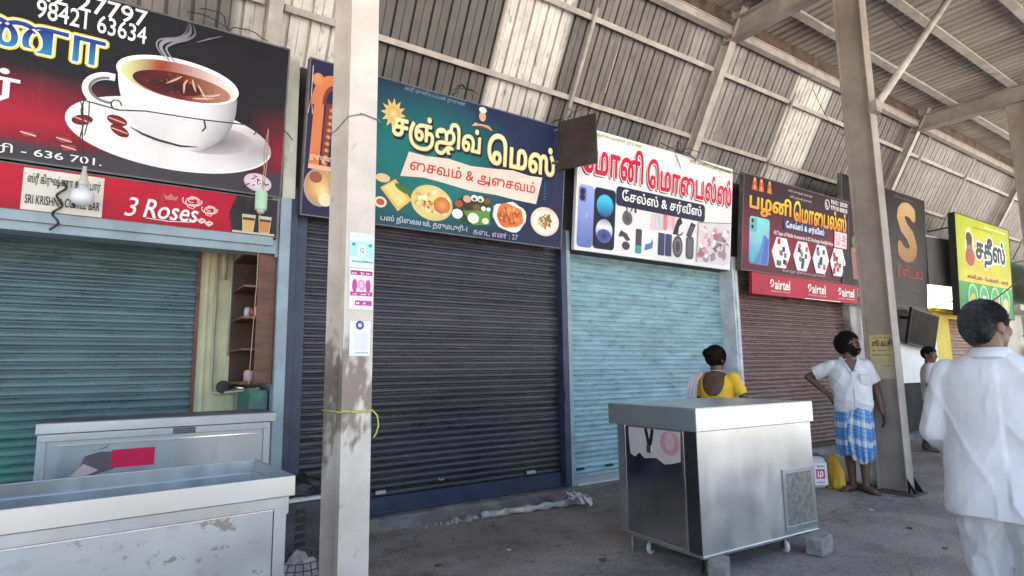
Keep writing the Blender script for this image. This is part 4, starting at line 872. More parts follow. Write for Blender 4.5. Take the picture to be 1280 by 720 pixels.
def block(label, loc, rz, s):
    bm = bmesh.new(); bmesh.ops.create_cube(bm, size=1); bmesh.ops.subdivide_edges(bm, edges=bm.edges, cuts=14, use_grid_fill=True)
    for v in bm.verts:
        p = Vector((v.co.x * s[0], v.co.y * s[1], (v.co.z + .5) * s[2])); e = sorted((.5 - abs(v.co.x), .5 - abs(v.co.y), .5 - abs(v.co.z)))[1]
        p = p - Vector((v.co.x * s[0], v.co.y * s[1], v.co.z * s[2])) * (  .045 if e < .01 else .01 if e < .08 else 0) * (1 + 1.2 * noise.noise(v.co * 5 + Vector(loc))); p += Vector((noise.noise(p * 30), noise.noise(p * 30 + Vector((9, 0, 0))), 0)) * .0025; p.z = max(0, p.z); v.co = p
    me = bpy.data.meshes.new('concrete_block'); bm.to_mesh(me); bm.free(); o = link('concrete_block', me, None, [mt_block]); o.location = loc; o.rotation_euler = (0, 0, rz); return tag(o, label, 'block')
block('concrete block wedged under the front corner of the closed steel cart', (3.37, 2.60, 0), radians(30), (.2, .12, .116))
block('grey concrete block beside the caster below the vent grille', (4.40, 2.50, 0), radians(10), (.24, .12, .125))

# open tray cart, front left
t = thing('steel_cart', 'scratched open top steel cart with old glue marks, nearest on the left', 'cart', (.65, 2.503, 0), radians(3.2))
L_ = 1.75; Dp = .575; T = .95
b = MB()
b.box(-L_, 0, 0, .014, T - .078, T); b.box(-L_, 0, Dp - .014, Dp, T - .078, T); b.box(-.014, 0, .014, Dp - .014, T - .078, T); b.box(-L_, -L_ + .014, .014, Dp - .014, T - .078, T)
b.build('rim', [mt_rim], t, bevel=.003)
b = MB(); b.box(-L_ + .03, -.03, .03, Dp - .03, T - .16, T - .15)
b.box(-L_ + .014, -.03, Dp - .034, Dp - .014, T - .15, T - .055); b.box(-.03, -.014, .03, Dp - .03, T - .15, T - .05)
b.build('tray', [mt_rim], t, bevel=.002)
b = MB(); b.box(-L_ + .025, -.028, .026, Dp - .026, .08, T - .162); b.box(-L_ + .025, -.028, .020, .026, T - .125, T - .079); b.build('body', [mt_dull], t, bevel=.003)
b = MB(); b.box(-L_ + .025, -.028, .012, .0255, .08, .12); b.box(-.075, -.028, .012, .0255, .12, T - .12); b.box(-L_ + .025, -.95 - .6, .012, .0255, .12, T - .12); b.box(-L_ + .025, -.028, .012, .0255, T - .122, T - .079); b.build('panel_frame', [mt_dull], t, bevel=.002)
b = MB(); b.box(-1.55, -.078, .018, .0255, .12, T - .126); b.build('front_panel', [mt_glue], t)
b = MB(); b.box(-1.55, -.076, .010, .0255, T - .126, T - .122); b.build('edge_strip', [mt_edge], t)
for x in (-L_ + .15, -.15):
    for y in (.1, Dp - .1): caster(t, x, y, .08, .036, .4)

# counter cart behind it
t = thing('steel_cart', 'pale steel counter cart with a torn red sticker, in front of the coffee shop', 'cart', (.925, 4.10, 0), radians(.6))
L_ = 1.222; T = 1.10; Dp = .40
b = MB(); b.box(-L_, 0, 0, Dp, T - .058, T); b.build('top', [mt_dull], t, bevel=.004)
b = MB(); b.box(-L_ + .004, -.004, .004, Dp - .004, T + .0005, T + .004); b.build('top_cover', [mt_signedge], t)
b = MB(); b.box(-L_ + .01, -.03, .022, Dp - .02, .1, T - .058); b.build('body', [mt_dull], t, bevel=.003)
b = MB()
for x0, x1, z0, z1 in ((-L_ + .01, -.03, T - .10, T - .059), (-L_ + .01, -L_ + .05, .1, T - .10), (-.07, -.03, .1, T - .10)): b.box(x0, x1, .010, .0215, z0, z1)
b.build('panel_frame', [mt_dull], t, bevel=.002)
b = MB(); b.box(-L_ + .10, -.11, .012, .0215, T - .128, T - .122); b.build('edge_strip', [mt_edge], t)
A = Art(.0015); r = random.Random(2)
A.poly([(-1.03, .80), (-1.00, .91), (-.93, .93), (-.86, .925), (-.86, .83), (-.97, .80)], rgb(98, 88, 92)); A.poly([(-1.06, .81), (-1.0, .80), (-.93, .83), (-1.0, .87)], rgb(190, 168, 164)); A.rect(-.875, .835, -.665, .935, rgb(206, 24, 76)); A.poly([(-.98, .93), (-.90, .955), (-.87, .99), (-.90, .95)], rgb(60, 58, 60))
o = A.build('torn_sticker', mt_paper, t); o.location = (0, .0215, 0)
A = Art(.0015); A.rect(-.58, 1.002, -.46, 1.038, rgb(120, 120, 124))
for k in range(3): A.scribble(-.575, 1.004 + k * .011, -.465, 1.014 + k * .011, rgb(40, 40, 44), 1, .95)
o = A.build('name_plate', mt_paper, t); o.location = (0, .0095, 0)
for x in (-1.1, -.13):
    for y in (.08, .32): caster(t, x, y, .1, .045, .2)

# ------------------------------------------------------------------ coffee shop odds and ends
t = thing('wall_shelf', 'brown open wooden shelf on the wall inside the coffee shop opening', 'shelf', (1.08, 4.98, 1.27))
X0 = -.235; HT = 1.04
b = MB(); b.box(X0 + .10, 0, 0, .02, 0, HT); b.build('front_panel', [mt_brownwood], t, bevel=.003)
b = MB(); b.box(X0, 0, .50, .52, 0, HT); b.build('side_panel', [mt_darkwood], t)
b = MB(); b.box(-.012, 0, .02, .50, 0, HT); b.build('back_panel', [M('shelf_back', (.05, .022, .014), .7, var=.3)], t)
for z in (0, .26, .51, .76, HT - .02):
    b = MB(); b.box(X0, -.012, .02, .50, z, z + .018); b.build('shelf_board', [mt_brownwood], t)
def jars(label, y, z, n, cols, seed):
    r = random.Random(seed); t_ = thing('jar_cluster', label, 'jars', (.95, y, z))
    for k in range(n):
        b = MB(); rr = r.uniform(.022, .03); h = r.uniform(.05, .09); b.lathe([(0, 0), (rr, 0), (rr, h * .8), (rr * .7, h * .92), (rr * .7, h), (0, h)], 12, (r.uniform(-.05, .03), k * .062 - .1, 0)); b.build('jar', [cols[k % len(cols)]], t_, smooth=True)
mj = [M('jar_clear', (.45, .43, .42), .2, var=.2), M('jar_red', (.30, .05, .05), .3), M('jar_lid', (.5, .48, .5), .3), M('packet', (.4, .28, .3), .4)]
jars('small glasses and packets on the middle board of the brown shelf', 5.12, 1.27 + .528, 4, mj, 1); jars('crumpled packets on the lowest board of the brown shelf', 5.10, 1.288, 3, [mj[3], mj[2]], 2)
t = thing('gas_pipe', 'grey gas pipe with a round regulator on the lime washed wall', 'pipe', (.72, 5.52, 1.2))
b = MB(); b.tube([(0, 0, 1.25), (0, 0, .02), (.02, -.01, -.01), (.08, -.03, -.01), (.30, -.40, .03)], .011, 8); b.tube([(.115, 0, 1.25), (.115, 0, .3)], .011, 8); b.tube([(.055, 0, 1.2), (.055, 0, .95)], .022, 8); b.build('pipe', [M('grey_pipe', (.42, .42, .33), .5)], t, smooth=True)
b = MB(); b.lathe([(0, -.02), (.05, -.02), (.055, 0), (.05, .02), (0, .02)], 20, (.085, -.05, .04), 'Y'); b.lathe([(.02, -.03), (.02, .03)], 8, (.15, -.1, .04), 'X'); b.build('regulator', [mt_black], t)
b = MB(); b.tube([(.15, -.1, .04), (.22, -.22, .03)], .018, 8); b.build('hose', [mt_edge], t, smooth=True)
b = MB(); b.box(.93, 1.07, 5.05, 5.54, .95, 1.22); o = b.build('painted_box', [M('green_box', (.06, .2, .15), .6, var=.4, scale=6, dirt=(.3, .12, .12), dmin=.55, dmax=.7, dscale=(9, 9, 9))], bevel=.004); tag(o, 'green painted box under the brown shelf', 'box')

mt_bulb = M('milky_bulb', (.75, .77, .80), .2, var=.03); mt_socket = M('socket_plastic', (.55, .53, .47), .4); mt_greenplastic = M('pale_green_plastic', (.46, .66, .48), .35, var=.05)
t = thing('light_bulb', 'unlit white bulb hanging before the red tea banner', 'bulb', (-.215, 4.75, 2.47))
b = MB(); b.lathe([(0, 0), (.03, .003), (.055, .02), (.066, .045), (.066, .085), (.05, .105), (.03, .115), (.028, .13)], 24); b.build('globe', [mt_bulb], t, smooth=True)
b = MB(); b.lathe([(.028, .13), (.03, .17), (.022, .18), (.02, .215), (.014, .23), (.012, .27), (0, .275)], 16); b.build('socket', [mt_socket], t, smooth=True)
b = MB(); b.tube([(0, 0, .27), (-.02, .02, .36), (-.03, .0, .50), (-.04, -.03, .70)], .004, 6); b.build('cord', [mt_wire], t)
t = thing('lamp_holder', 'pale green cylinder lamp hanging on a cord at the end of the tea banner', 'lamp', (.898, 4.75, 2.57))
b = MB(); b.lathe([(.045, .03), (.045, .165), (.04, .175), (.012, .178), (.012, .20), (0, .2)], 20); b.build('shade', [mt_greenplastic], t, smooth=True, auto=.6)
b = MB(); b.lathe([(0, 0), (.024, .004), (.034, .028), (.034, .06)], 14); b.build('bulb', [mt_socket], t, smooth=True)
b = MB(); b.tube([(0, 0, .2), (.012, .0, .35), (.005, 0, .52), (.03, 0, .70)], .0035, 6); b.tube([(0.015, .0, .2), (.03, .01, .4), (.03, 0, .7)], .0035, 6); b.tube([(-.006, 0, .0), (0, .02, -.5), (-.02, .05, -1.3)], .003, 6); b.build('cord', [M('tan_cord', (.4, .3, .2), .6)], t)
t = thing('hanging_wire', 'thin knotted wire strung across the white coffee cup picture', 'wire', (-.25, 4.70, 3.16))
b = MB(); b.tube([(-.02, 0, .02), (.06, 0, .015), (.2, 0, .0), (.35, 0, .03), (.7, .0, .05), (1.1, 0, .09), (1.3, .02, .10), (1.42, .28, .14)], .0045, 6)
for k in range(2): b.tube([(.18 + .03 * cos(q) , -.01, .03 + .035 * sin(q)) for q in [i * .7 for i in range(8)]], .0045, 6)
b.tube([(.0, 0, .02), (-.01, 0, -.06), (.01, 0, -.14), (-.005, 0, -.26)], .004, 6); b.tube([(.03, 0, .02), (.035, 0, -.1), (.02, 0, -.22)], .0035, 6); b.tube([(.72, 0, .05), (.73, -.01, -.01), (.71, 0, -.04)], .006, 6); b.build('wire', [mt_wire], t)
b = MB(); b.tube([(-.02, 0, .02), (-.01, .2, .03)], .004, 6); b.tube([(1.1, 0, .09), (1.1, .2, .09)], .004, 6); b.build('hook', [mt_wire], t)
mt_with = M('withered', (.05, .04, .03), .9, var=.5, scale=20)
t = thing('dried_garland', 'withered dark garland hanging over the white name panel of the tea banner', 'garland', (-.33, 4.90, 2.66))
b = MB(); r = random.Random(5)
for k in range(34):
    z = -.01 - k * .010; x = .02 * sin(k * .5) - .001 * k; b.box(x - .007, x + .007, -.007, .005, z - .006, z + .006, Matrix.Translation((x, 0, z)) @ Matrix.Rotation(r.uniform(0, 3), 4, 'Y') @ Matrix.Translation((-x, 0, -z)))
b.build('strand', [mt_with], t); b = MB()
for k in range(16):
    z = -.0 - k * .011; x = .075 + .012 * sin(k * .8); b.box(x - .010, x + .010, -.010, .006, z - .007, z + .007, Matrix.Translation((x, 0, z)) @ Matrix.Rotation(r.uniform(0, 3), 4, 'Y') @ Matrix.Translation((-x, 0, -z)))
b.build('strand', [mt_with], t)

# ------------------------------------------------------------------ on the nearest pillar
def paper(label, cat, X, Z, W, H, draw, y=2.9685, curl=.006):
    t = thing('paper_notice', label, cat, (X, y, Z))
    mb = MB(); n = 8; vs = []
    for j in range(n + 1):
        for i in range(5): u, v = W * i / 4, H * j / n; vs.append((u, -.0012 - curl * (max(0, abs(j / n - .5) * 2 - .8) * 2 + .15 * sin(i * 2 + j)) ** 2 * .5, v))
    mb.add(vs, [(j * 5 + i, j * 5 + i + 1, (j + 1) * 5 + i + 1, (j + 1) * 5 + i) for j in range(n) for i in range(4)])
    b = mb.build('sheet', [M('notice_paper', (.78, .78, .78), .8, var=.05)], t)
    A = Art(.0025); draw(A, W, H); A.build('print', mt_paper, t); return t
TE = rgb(120, 200, 200); TD = rgb(50, 150, 150); MG = rgb(200, 70, 150)
def n1(A, W, H):
    A.rect(.003, .003, W - .003, H - .003, rgb(214, 232, 232)); A.rect(.003, H * .3, W - .003, H * .75, rgb(170, 220, 222)); A.disc(W * .5, H * .5, .025, .035, rgb(235, 245, 245), n=16); A.text('G', W * .42, H * .44, W * .58, H * .58, TD, .03); A.rect(.012, H * .62, .03, H * .7, TD); A.rect(W - .03, H * .62, W - .012, H * .7, TD); A.scribble(.012, H * .14, W - .012, H * .24, TD, 1, .95)
def n2(A, W, H):
    A.rect(.003, .003, W - .003, H - .003, rgb(240, 226, 238)); A.rect(.006, H * .84, W - .006, H * .95, rgb(170, 60, 120)); A.scribble(.012, H * .86, W - .02, H * .93, WH); A.disc(W * .5, H * .6, .022, .03, rgb(225, 150, 200), n=16); A.disc(W * .22, H * .58, .014, .035, MG, n=12); A.disc(W * .78, H * .58, .014, .035, MG, n=12); A.text('5', W * .45, H * .54, W * .55, H * .66, WH, .03); A.rect(.006, H * .33, W - .006, H * .43, rgb(190, 70, 140)); A.scribble(.012, H * .35, W - .02, H * .41, WH); A.rect(W * .25, H * .1, W - .008, H * .22, MG); A.scribble(W * .3, H * .12, W - .015, H * .2, WH)
def n3(A, W, H):
    A.rect(.003, .003, W - .003, H - .003, rgb(236, 234, 240)); A.disc(W * .48, H * .88, .022, .024, rgb(80, 70, 160), n=18); A.disc(W * .48, H * .88, .010, .011, rgb(226, 224, 240), n=10); A.rect(W * .2, H * .2, W * .85, H * .66, rgb(226, 224, 230)); A.scribble(W * .2, H * .07, W * .85, H * .13, rgb(120, 116, 130))
paper('pale teal paper notice, highest on the nearest pillar', 'notice', 1.002, 1.895, .132, .185, n1)
paper('pink and magenta paper notice below the pale teal one', 'notice', 1.004, 1.675, .130, .215, n2)
paper('white paper slip with a round violet mark, lowest on the nearest pillar', 'notice', 1.012, 1.435, .112, .18, n3)
t = thing('rope', 'yellow green rope tied round the nearest pillar with a loose loop', 'rope', (1.06, 3.12, 1.15))
mt_rope = M('nylon_rope', (.50, .52, .10), .6, var=.2, scale=40)
b = MB(); e = .0038
b.tube([(-.084, -.156, .004), (0, -.157, .008), (.084, -.156, .002), (.085, 0, .004), (.084, .156, 0), (0, .157, .006), (-.084, .156, 0), (-.085, 0, .006)], e, 8, closed=True); b.tube([(-.084, -.157, .014), (0, -.158, .0), (.084, -.157, .01)], e, 8)
b.tube([(.084, -.16, .004), (.105, -.165, -.02), (.112, -.165, -.07), (.10, -.165, -.11), (.088, -.16, -.13)], .004, 6); b.build('rope', [mt_rope], t, smooth=True)
t = thing('wire_tie', 'thin grey wire wound round the nearest pillar above the notices', 'wire', (1.06, 3.12, 2.73))
b = MB(); b.tube([(-.082, -.153, -.02), (0, -.154, .012), (.082, -.153, .0), (.083, 0, .004), (.082, .153, 0), (-.082, .153, -.01), (-.10, 0, -.05)], .0035, 6, closed=True); b.tube([(-.02, -.156, .012), (.085, -.157, -.004), (.10, -.15, -.01)], .003, 6); b.build('wire', [M('grey_wire', (.16, .15, .14), .5)], t)
# stencilled notice on the middle pillar's web (its left face)
t = thing('painted_notice', 'yellow painted notice with black lettering on the grey brown pillar', 'notice', (7.0625, 3.25, 1.20), (0, 0, radians(-90)))
A = Art(.0004); A.STEP = .0001
A.grid(.004, 0, .25, .48, 6, 8, lambda u, v: mix(rgb(196, 180, 122), rgb(178, 164, 142), min(1, max(0, (.26 - v) / .2) + .5 * abs(noise.noise((u * 14, v * 10, 3)))))); A.text('சூ.வ.சி', .03, .355, .235, .43, rgb(30, 28, 24), .03); A.scribble(.03, .44, .22, .46, rgb(60, 54, 40)); A.scribble(.03, .30, .22, .325, rgb(70, 62, 46)); A.scribble(.03, .25, .2, .275, rgb(80, 72, 50)); A.scribble(.10, .13, .23, .155, rgb(100, 90, 70))
A.build('notice_print', mt_paper, t)

# ------------------------------------------------------------------ clutter behind the nearest pillar
t = thing('counter_box', 'dark box with a pale top edge between the open cart and the nearest pillar', 'box', (1.07, 4.22, 0), radians(4))
mt_dk = M('dark_grey_box', (.05, .047, .047), .6, var=.4, scale=6)
b = MB(); b.box(-.22, .26, -.2, .26, 0, .535); b.build('body', [mt_dk], t, bevel=.006)
b = MB(); b.box(-.23, .27, -.22, .27, .536, .556); b.build('top', [M('pale_edge', (.6, .58, .55), .5, var=.2)], t, bevel=.003)
b = MB(); 
for k in range(9): b.box(-.03, .03, -.208, -.2005, .06 + k * .05, .085 + k * .05)
b.build('vent_slats', [mt_black], t)
from mathutils import kdtree
def lump(name, loc, s, seed, m, amp=.25, sub=4, flat=True, freq=2.2, parent=None, fine=.05):
    bm = bmesh.new(); bmesh.ops.create_icosphere(bm, subdivisions=sub, radius=1)
    for v in bm.verts:
        n = noise.noise(v.co * freq + Vector((seed, 0, 0))) * amp + noise.noise(v.co * freq * 4 + Vector((0, seed, 0))) * fine
        p = v.co * (1 + n); p = Vector((p.x * s[0], p.y * s[1], p.z * s[2]))
        if flat and p.z < 0: p.z = 0 if p.z < -.0 else p.z
        v.co = p
    me = bpy.data.meshes.new(name); bm.to_mesh(me); bm.free(); o = link(name, me, parent, [m], True); o.location = loc; return o
o = lump('plastic_bag', (1.10, 4.18, .557), (.16, .13, .11), 4, mt_black, .4); tag(o, 'black crumpled plastic bag on the dark box behind the nearest pillar', 'bag')
t = thing('wire_basket', 'round wire basket stuffed with pale cloth beside the open cart', 'basket', (.98, 3.62, 0))
b = MB()
for k in range(9):
    z = .03 + k * .035; rr = .12 + .05 * sin(pi * k / 9); b.tube([(rr * cos(q), rr * sin(q), z) for q in [i * pi / 12 for i in range(24)]], .003, 5, closed=True)
for i in range(22):
    q = i * 2 * pi / 22; b.tube([((.12 + .05 * sin(pi * k / 9)) * cos(q), (.12 + .05 * sin(pi * k / 9)) * sin(q), .03 + k * .035) for k in range(9)], .003, 5)
b.build('basket_wire', [M('basket_wire', (.06, .055, .055), .4, metal=.5)], t)
lump('cloth', (0, 0, .02), (.145, .145, .31), 6, M('pale_cloth', (.42, .38, .38), .9, var=.4, scale=9, dirt=(.16, .08, .09), dmin=.5, dmax=.62, dscale=(5, 5, 5)), .2, parent=t)

# ------------------------------------------------------------------ floor litter
b = MB(); mt_pvc = M('dusty_pvc', (.46, .43, .39), .7, var=.25, scale=6, dirt=(.2, .18, .16), dmin=.5, dmax=.7, dscale=(8, 8, 8))
pts = [Vector((2.92 + k * .03, 4.82 - k * .0026 + .012 * noise.noise((k * .25, 1, 0)), .034 + .006 * noise.noise((k * .4, 5, 0)))) for k in range(42)]
b.tube(pts, [.030 + .010 * noise.noise((k * .33, 2, 7)) + .006 * sin(k * .9) for k in range(42)], 14)
o = b.build('cloth_roll', [mt_pvc], smooth=True); tag(o, 'dusty white rolled cloth strip lying along the shop step', 'cloth')

t = thing('mortar_strip', 'broken crumbly mortar strip along the step edge', 'rubble', (2.8, 4.86, .0))
b = MB(); r = random.Random(11)
for k in range(40):
    x = -.45 + k * .021; s_ = r.uniform(.006, .022) * (1 if k > 8 else .6); m = Matrix.Translation((x, r.uniform(-.03, .03) - .05 * x, s_ * .6)) @ Matrix.Rotation(r.uniform(0, 3), 4, Vector((r.random(), r.random(), 1))); b.box(-s_ * 1.3, s_ * 1.3, -s_, s_, -s_ * .7, s_ * .9, m)
b.build('mortar', [M('mortar', (.36, .33, .30), .9, var=.3, scale=12)], t, bevel=.004)
b = MB(); r = random.Random(3)
vs = []; fs = []
for k in range(16):
    q = k * .39; pts = [(.0, 0, .03)]; x = y = 0
    for j in range(3): x += .05 * cos(q + r.uniform(-.6, .6)); y += .05 * sin(q + r.uniform(-.6, .6)); pts.append((x, y, max(.006, .05 + r.uniform(-.04, .05))))
    for j in range(3):
        a_, c_ = Vector(pts[j]), Vector(pts[j + 1]); sd = Vector((-(c_ - a_).y, (c_ - a_).x, r.uniform(-.02, .02))).normalized() * r.uniform(.012, .03); i0 = len(vs); vs += [a_ - sd, a_ + sd, c_ + sd, c_ - sd]; fs.append((i0, i0 + 1, i0 + 2, i0 + 3))
b.add(vs, fs); o = b.build('plastic_scrap', [M('thin_plastic', (.6, .58, .58), .35, var=.15)]); o.location = (3.93, 4.62, .03); tag(o, 'crumpled pale plastic scrap on the end of the dusty cloth roll', 'litter')
r = random.Random(21); mt_lit = [M('litter_pale', (.45, .42, .38), .8), M('litter_brown', (.10, .07, .05), .9), M('litter_red', (.2, .09, .08), .8)]
spots = [(2.6, 3.9), (3.0, 3.3), (2.2, 3.4), (2.75, 2.95), (3.05, 2.75), (2.4, 4.4), (4.9, 3.2), (5.6, 2.4), (5.2, 2.0), (1.9, 2.9), (2.0, 3.9), (4.0, 2.0), (6.0, 2.9), (3.6, 2.1), (5.9, 3.4), (2.35, 2.7)]
for k, (x, y) in enumerate(spots):
    b = MB(); n = r.randint(5, 7); rr = r.uniform(.012, .035); P = [(rr * r.uniform(.6, 1.3) * cos(i * 6.28 / n), rr * r.uniform(.4, 1.1) * sin(i * 6.28 / n), .004 + r.uniform(0, .012)) for i in range(n)]
    b.add(P + [(p[0], p[1], .001) for p in P], [tuple(range(n))] + [(i, i + n, (i + 1) % n + n, (i + 1) % n) for i in range(n)]); o = b.build('paper_scrap', [mt_lit[k % 3]]); o.location = (x, y, 0); o.rotation_euler = (0, 0, r.uniform(0, 6)); tag(o, 'small scrap of litter on the concrete floor', 'litter', 'scraps of litter on the floor')

# grit and dust specks, too many to count
b = MB(); r = random.Random(77)
for k in range(2600):
    x = r.uniform(.4, 8.5); y = r.uniform(.6, 4.9) if r.random() < .7 else 4.88 - abs(r.gauss(0, .18)); s_ = r.uniform(.002, .007) * (1.6 if r.random() < .05 else 1); a_ = r.uniform(0, 6.28); c = r.choice([(.30, .27, .24), (.40, .37, .34), (.12, .10, .09), (.2, .17, .15), (.07, .05, .04)])
    P = [(x + s_ * cos(a_ + q) * r.uniform(.6, 1.2), y + s_ * sin(a_ + q) * r.uniform(.6, 1.2), .0006) for q in (0, 1.6, 3.1, 4.7)] + [(x, y, s_ * r.uniform(.4, .9))]
    b.add(P, [(0, 1, 4), (1, 2, 4), (2, 3, 4), (3, 0, 4)], [c] * 5)
o = b.build('grit', [M('grit', (.3, .3, .3), .9, attr='Col', var=0)]); tag(o, kind='stuff')

# ------------------------------------------------------------------ sacks by the man in the lungi
def sack(label, loc, L_, Wd, Hh, rz, m, seed, tilt=0, pw=4.5):
    t = thing('sack', label, 'sack', loc, (0, tilt, rz)); rings = []
    N = 26; K = 28
    for i in range(N):
        q = i / (N - 1); x = (q - .5) * L_; e = max(.03, (1 - abs(2 * q - 1) ** pw)) ** .5; ring = []
        for k in range(K):
            a = 2 * pi * k / K; cy_, cz_ = cos(a), sin(a); y = Wd / 2 * e * abs(cy_) ** .85 * (1 if cy_ > 0 else -1); z = Hh / 2 * abs(cz_) ** .85 * (1 if cz_ > 0 else -1) * (e ** .8)
            w_ = 1 + .05 * noise.noise((x * 6 + seed, a * 2, seed)) + .025 * noise.noise((x * 22, a * 6, seed))
            ring.append((x, y * w_, max(0, Hh / 2 * (.97) + z * w_)))
        rings.append(ring)
    b = MB(); b.loft(rings); b.build('body', [m], t, smooth=True)
    b = MB(); b.box(-L_ / 2 - .03, -L_ / 2 + .012, -Wd * .16, Wd * .16, Hh * .40, Hh * .60); b.build('tied_end', [m], t, bevel=.01); return t
mt_sw = M('white_woven_sack', (.78, .74, .68), .7, var=.15, scale=5, bump=.25, bscale=120, dirt=(.28, .24, .2), dmin=.52, dmax=.75, dscale=(4, 4, 4)); mt_sy = M('yellow_sack', (.62, .36, .03), .55, var=.12, scale=6, bump=.2, bscale=90)
sack('bulging off white woven sack lying behind the man in the lungi', (7.27, 3.47, 0), .78, .40, .38, radians(-60), mt_sw, 2)
o = lump('sack', (6.80, 3.62, 0), (.085, .15, .35), 3, mt_sy, .22, fine=.06); o.rotation_euler = (0, 0, radians(-35)); tag(o, 'narrow yellow sack standing between the two white ones', 'sack')
t = sack('small white printed sack with a pink mark behind the closed cart', (6.62, 3.74, 0), .20, .20, .35, radians(-30), M('print_sack', (.62, .6, .6), .5, var=.1), 8, 0, 9)
b = lump('stone', (7.60, 4.45, .0), (.6, .25, .22), 12, M('grey_heap', (.10, .09, .085), .9, var=.3, scale=6), .25); tag(b, 'dark grey heap by the step behind the white sack', 'heap')
A = Art(0); A.rect(0, 0, .15, .24, rgb(226, 222, 228)); A.rect(.02, .07, .12, .17, rgb(206, 50, 120)); A.text('ம', .04, .09, .10, .15, WH, .04); A.scribble(.02, .19, .13, .22, rgb(90, 60, 120)); A.scribble(.02, .02, .13, .05, rgb(200, 80, 130))
o = A.build('label_print', mt_print, t); 
o.location = (.02, -.145, .04); o.rotation_euler = (0, 0, 0)
o.location = (-.075, -.107, .05)

# ------------------------------------------------------------------ sweet shop and beyond
t = thing('tv_screen', 'black glossy screen tilted forward on the sweet shop front behind the pillar', 'screen', (12.05, 4.88, 1.72), (radians(10), radians(6), 0))
b = MB(); b.box(0, 1.15, 0, .06, 0, .68); b.build('frame', [mt_black], t, bevel=.01)
b = MB(); b.box(.03, 1.12, -.004, -.001, .03, .65); b.build('screen', [M('screen_glass', (.012, .012, .012), .5, var=.6, scale=2, spec=.05)], t)
for u in (.3, .8): b = MB(); b.beam((u, .06, .5), (u, .32, .5), .05, .05); b.build('bracket', [mt_black], t)
b = MB(); b.tube([(10.52, 4.94, 1.75), (10.60, 4.94, 2.38)], .022, 10); o = b.build('tube_lamp', [M('tube_glass', (.85, .85, .88), .2, var=0)], smooth=True); tag(o, 'white tube lamp leaning on the grimy pier above the man in the lungi', 'lamp')
t = thing('wall_lamp', 'grey lamp hanging in front of the white panel beside the yellow and green board', 'lamp', (15.0, 4.8, 2.66))
b = MB(); b.lathe([(.12, 0), (.12, .06), (.06, .16), (.03, .2), (0, .2)], 16); b.build('shade', [mt_signedge], t, smooth=True)
b = MB(); b.tube([(0, 0, .2), (0, 0, .5), (0, .3, .62)], .02, 8); b.build('arm', [mt_signedge], t)
b = MB(); b.lathe([(0, -.07), (.05, -.05), (.06, 0)], 12); b.build('bulb', [mt_bulb], t)
t = thing('wall_lamp', 'small round lamp under the yellow ledge of the far shop', 'lamp', (15.3, 4.95, 2.5))
b = MB(); b.lathe([(.0, -.09), (.08, -.06), (.1, 0), (.08, .06), (0, .09)], 16); b.build('globe', [mt_bulb], t, smooth=True)
b = MB(); b.tube([(0, 0, .08), (0, 0, .13)], .03, 8); b.build('socket', [mt_signedge], t)
def cable(label, p, q, sag, r_=.008):
    p, q = Vector(p), Vector(q); b = MB(); b.tube([p.lerp(q, k / 20) - Vector((0, 0, sag * 4 * (k / 20) * (1 - k / 20))) for k in range(21)], r_, 6); o = b.build('cable', [mt_wire], smooth=True); return tag(o, label, 'cable')
cable('black cable slanting across the yellow and green signboard', (14.6, 4.42, 2.5), (17.6, 3.9, 4.05), .08, .012)
cable('black cable level behind the head of the man in white', (17.2, 4.6, 1.95), (19.4, 4.5, 1.98), .01, .012)
cable('thin black cable hanging in loops between the maroon and white signboards', (5.5, 4.75, 4.12), (7.2, 4.72, 3.98), .04, .006)
cable('thin wire swinging under the roof beside the brace', (8.2, 3.2, 6.0), (11.8, 3.0, 6.05), .25, .005)
cable('thin black cable along the roof edge over the sweets board', (9.0, 4.62, 5.7), (10.2, 4.7, 5.2), .2, .005)
t = thing('cable_bundle', 'tangled black cables hanging at the far end right of the yellow signboard', 'cables', (17.6, 4.3, 3.9))
b = MB(); r = random.Random(9)
for k in range(6): b.tube([(0 + r.uniform(-.05, .05), 0, r.uniform(0, .3)), (.4 + r.uniform(-.2, .2), .0, r.uniform(-.5, .3)), (.8, 0, r.uniform(-.6, .2)), (1.6, .1, r.uniform(-.1, .4))], .018, 6)
b.build('cable', [mt_wire], t)
def tangle(label, x, y, z, seed, n=5):
    t = thing('loose_wire', label, 'wire', (x, y, z)); r = random.Random(seed); b = MB()
    for k in range(n):
        p = Vector((0, 0, 0)); pts = [p.copy()]; d = Vector((r.uniform(-1, 1), r.uniform(-.3, .1), r.uniform(.2, 1)))
        for j in range(6): p = p + d.normalized() * .055; d += Vector((r.uniform(-.6, .6), r.uniform(-.3, .3), r.uniform(-.9, .4))); pts.append(p.copy())
        b.tube(pts, .0045, 5)
    b.build('wire', [mt_wire], t)
tangle('loose black wires above the right end of the mess signboard', 4.05, 4.80, 4.02, 1, 6); tangle('loose black wires above the middle of the white signboard', 5.9, 4.80, 4.08, 5, 7); tangle('short loose wires on top of the mess signboard near the letters', 2.6, 4.80, 4.0, 9, 3); tangle('loose wires near the top right corner of the coffee signboard', .62, 4.84, 4.04, 13, 3)
# framed deity-less calendar and tins on the far counter
t = thing('price_board', 'small framed picture board on the far green counter', 'board', (18.55, 4.78, 1.2))
b = MB(); b.box(0, .5, 0, .03, 0, .55); b.build('board', [mt_cream], t, bevel=.006); A = Art(); A.rect(.03, .03, .47, .52, rgb(200, 190, 160)); A.disc(.25, .33, .12, .14, rgb(150, 90, 70), n=18); A.scribble(.06, .06, .44, .13, rgb(90, 60, 50)); A.build('print', mt_paper, t)

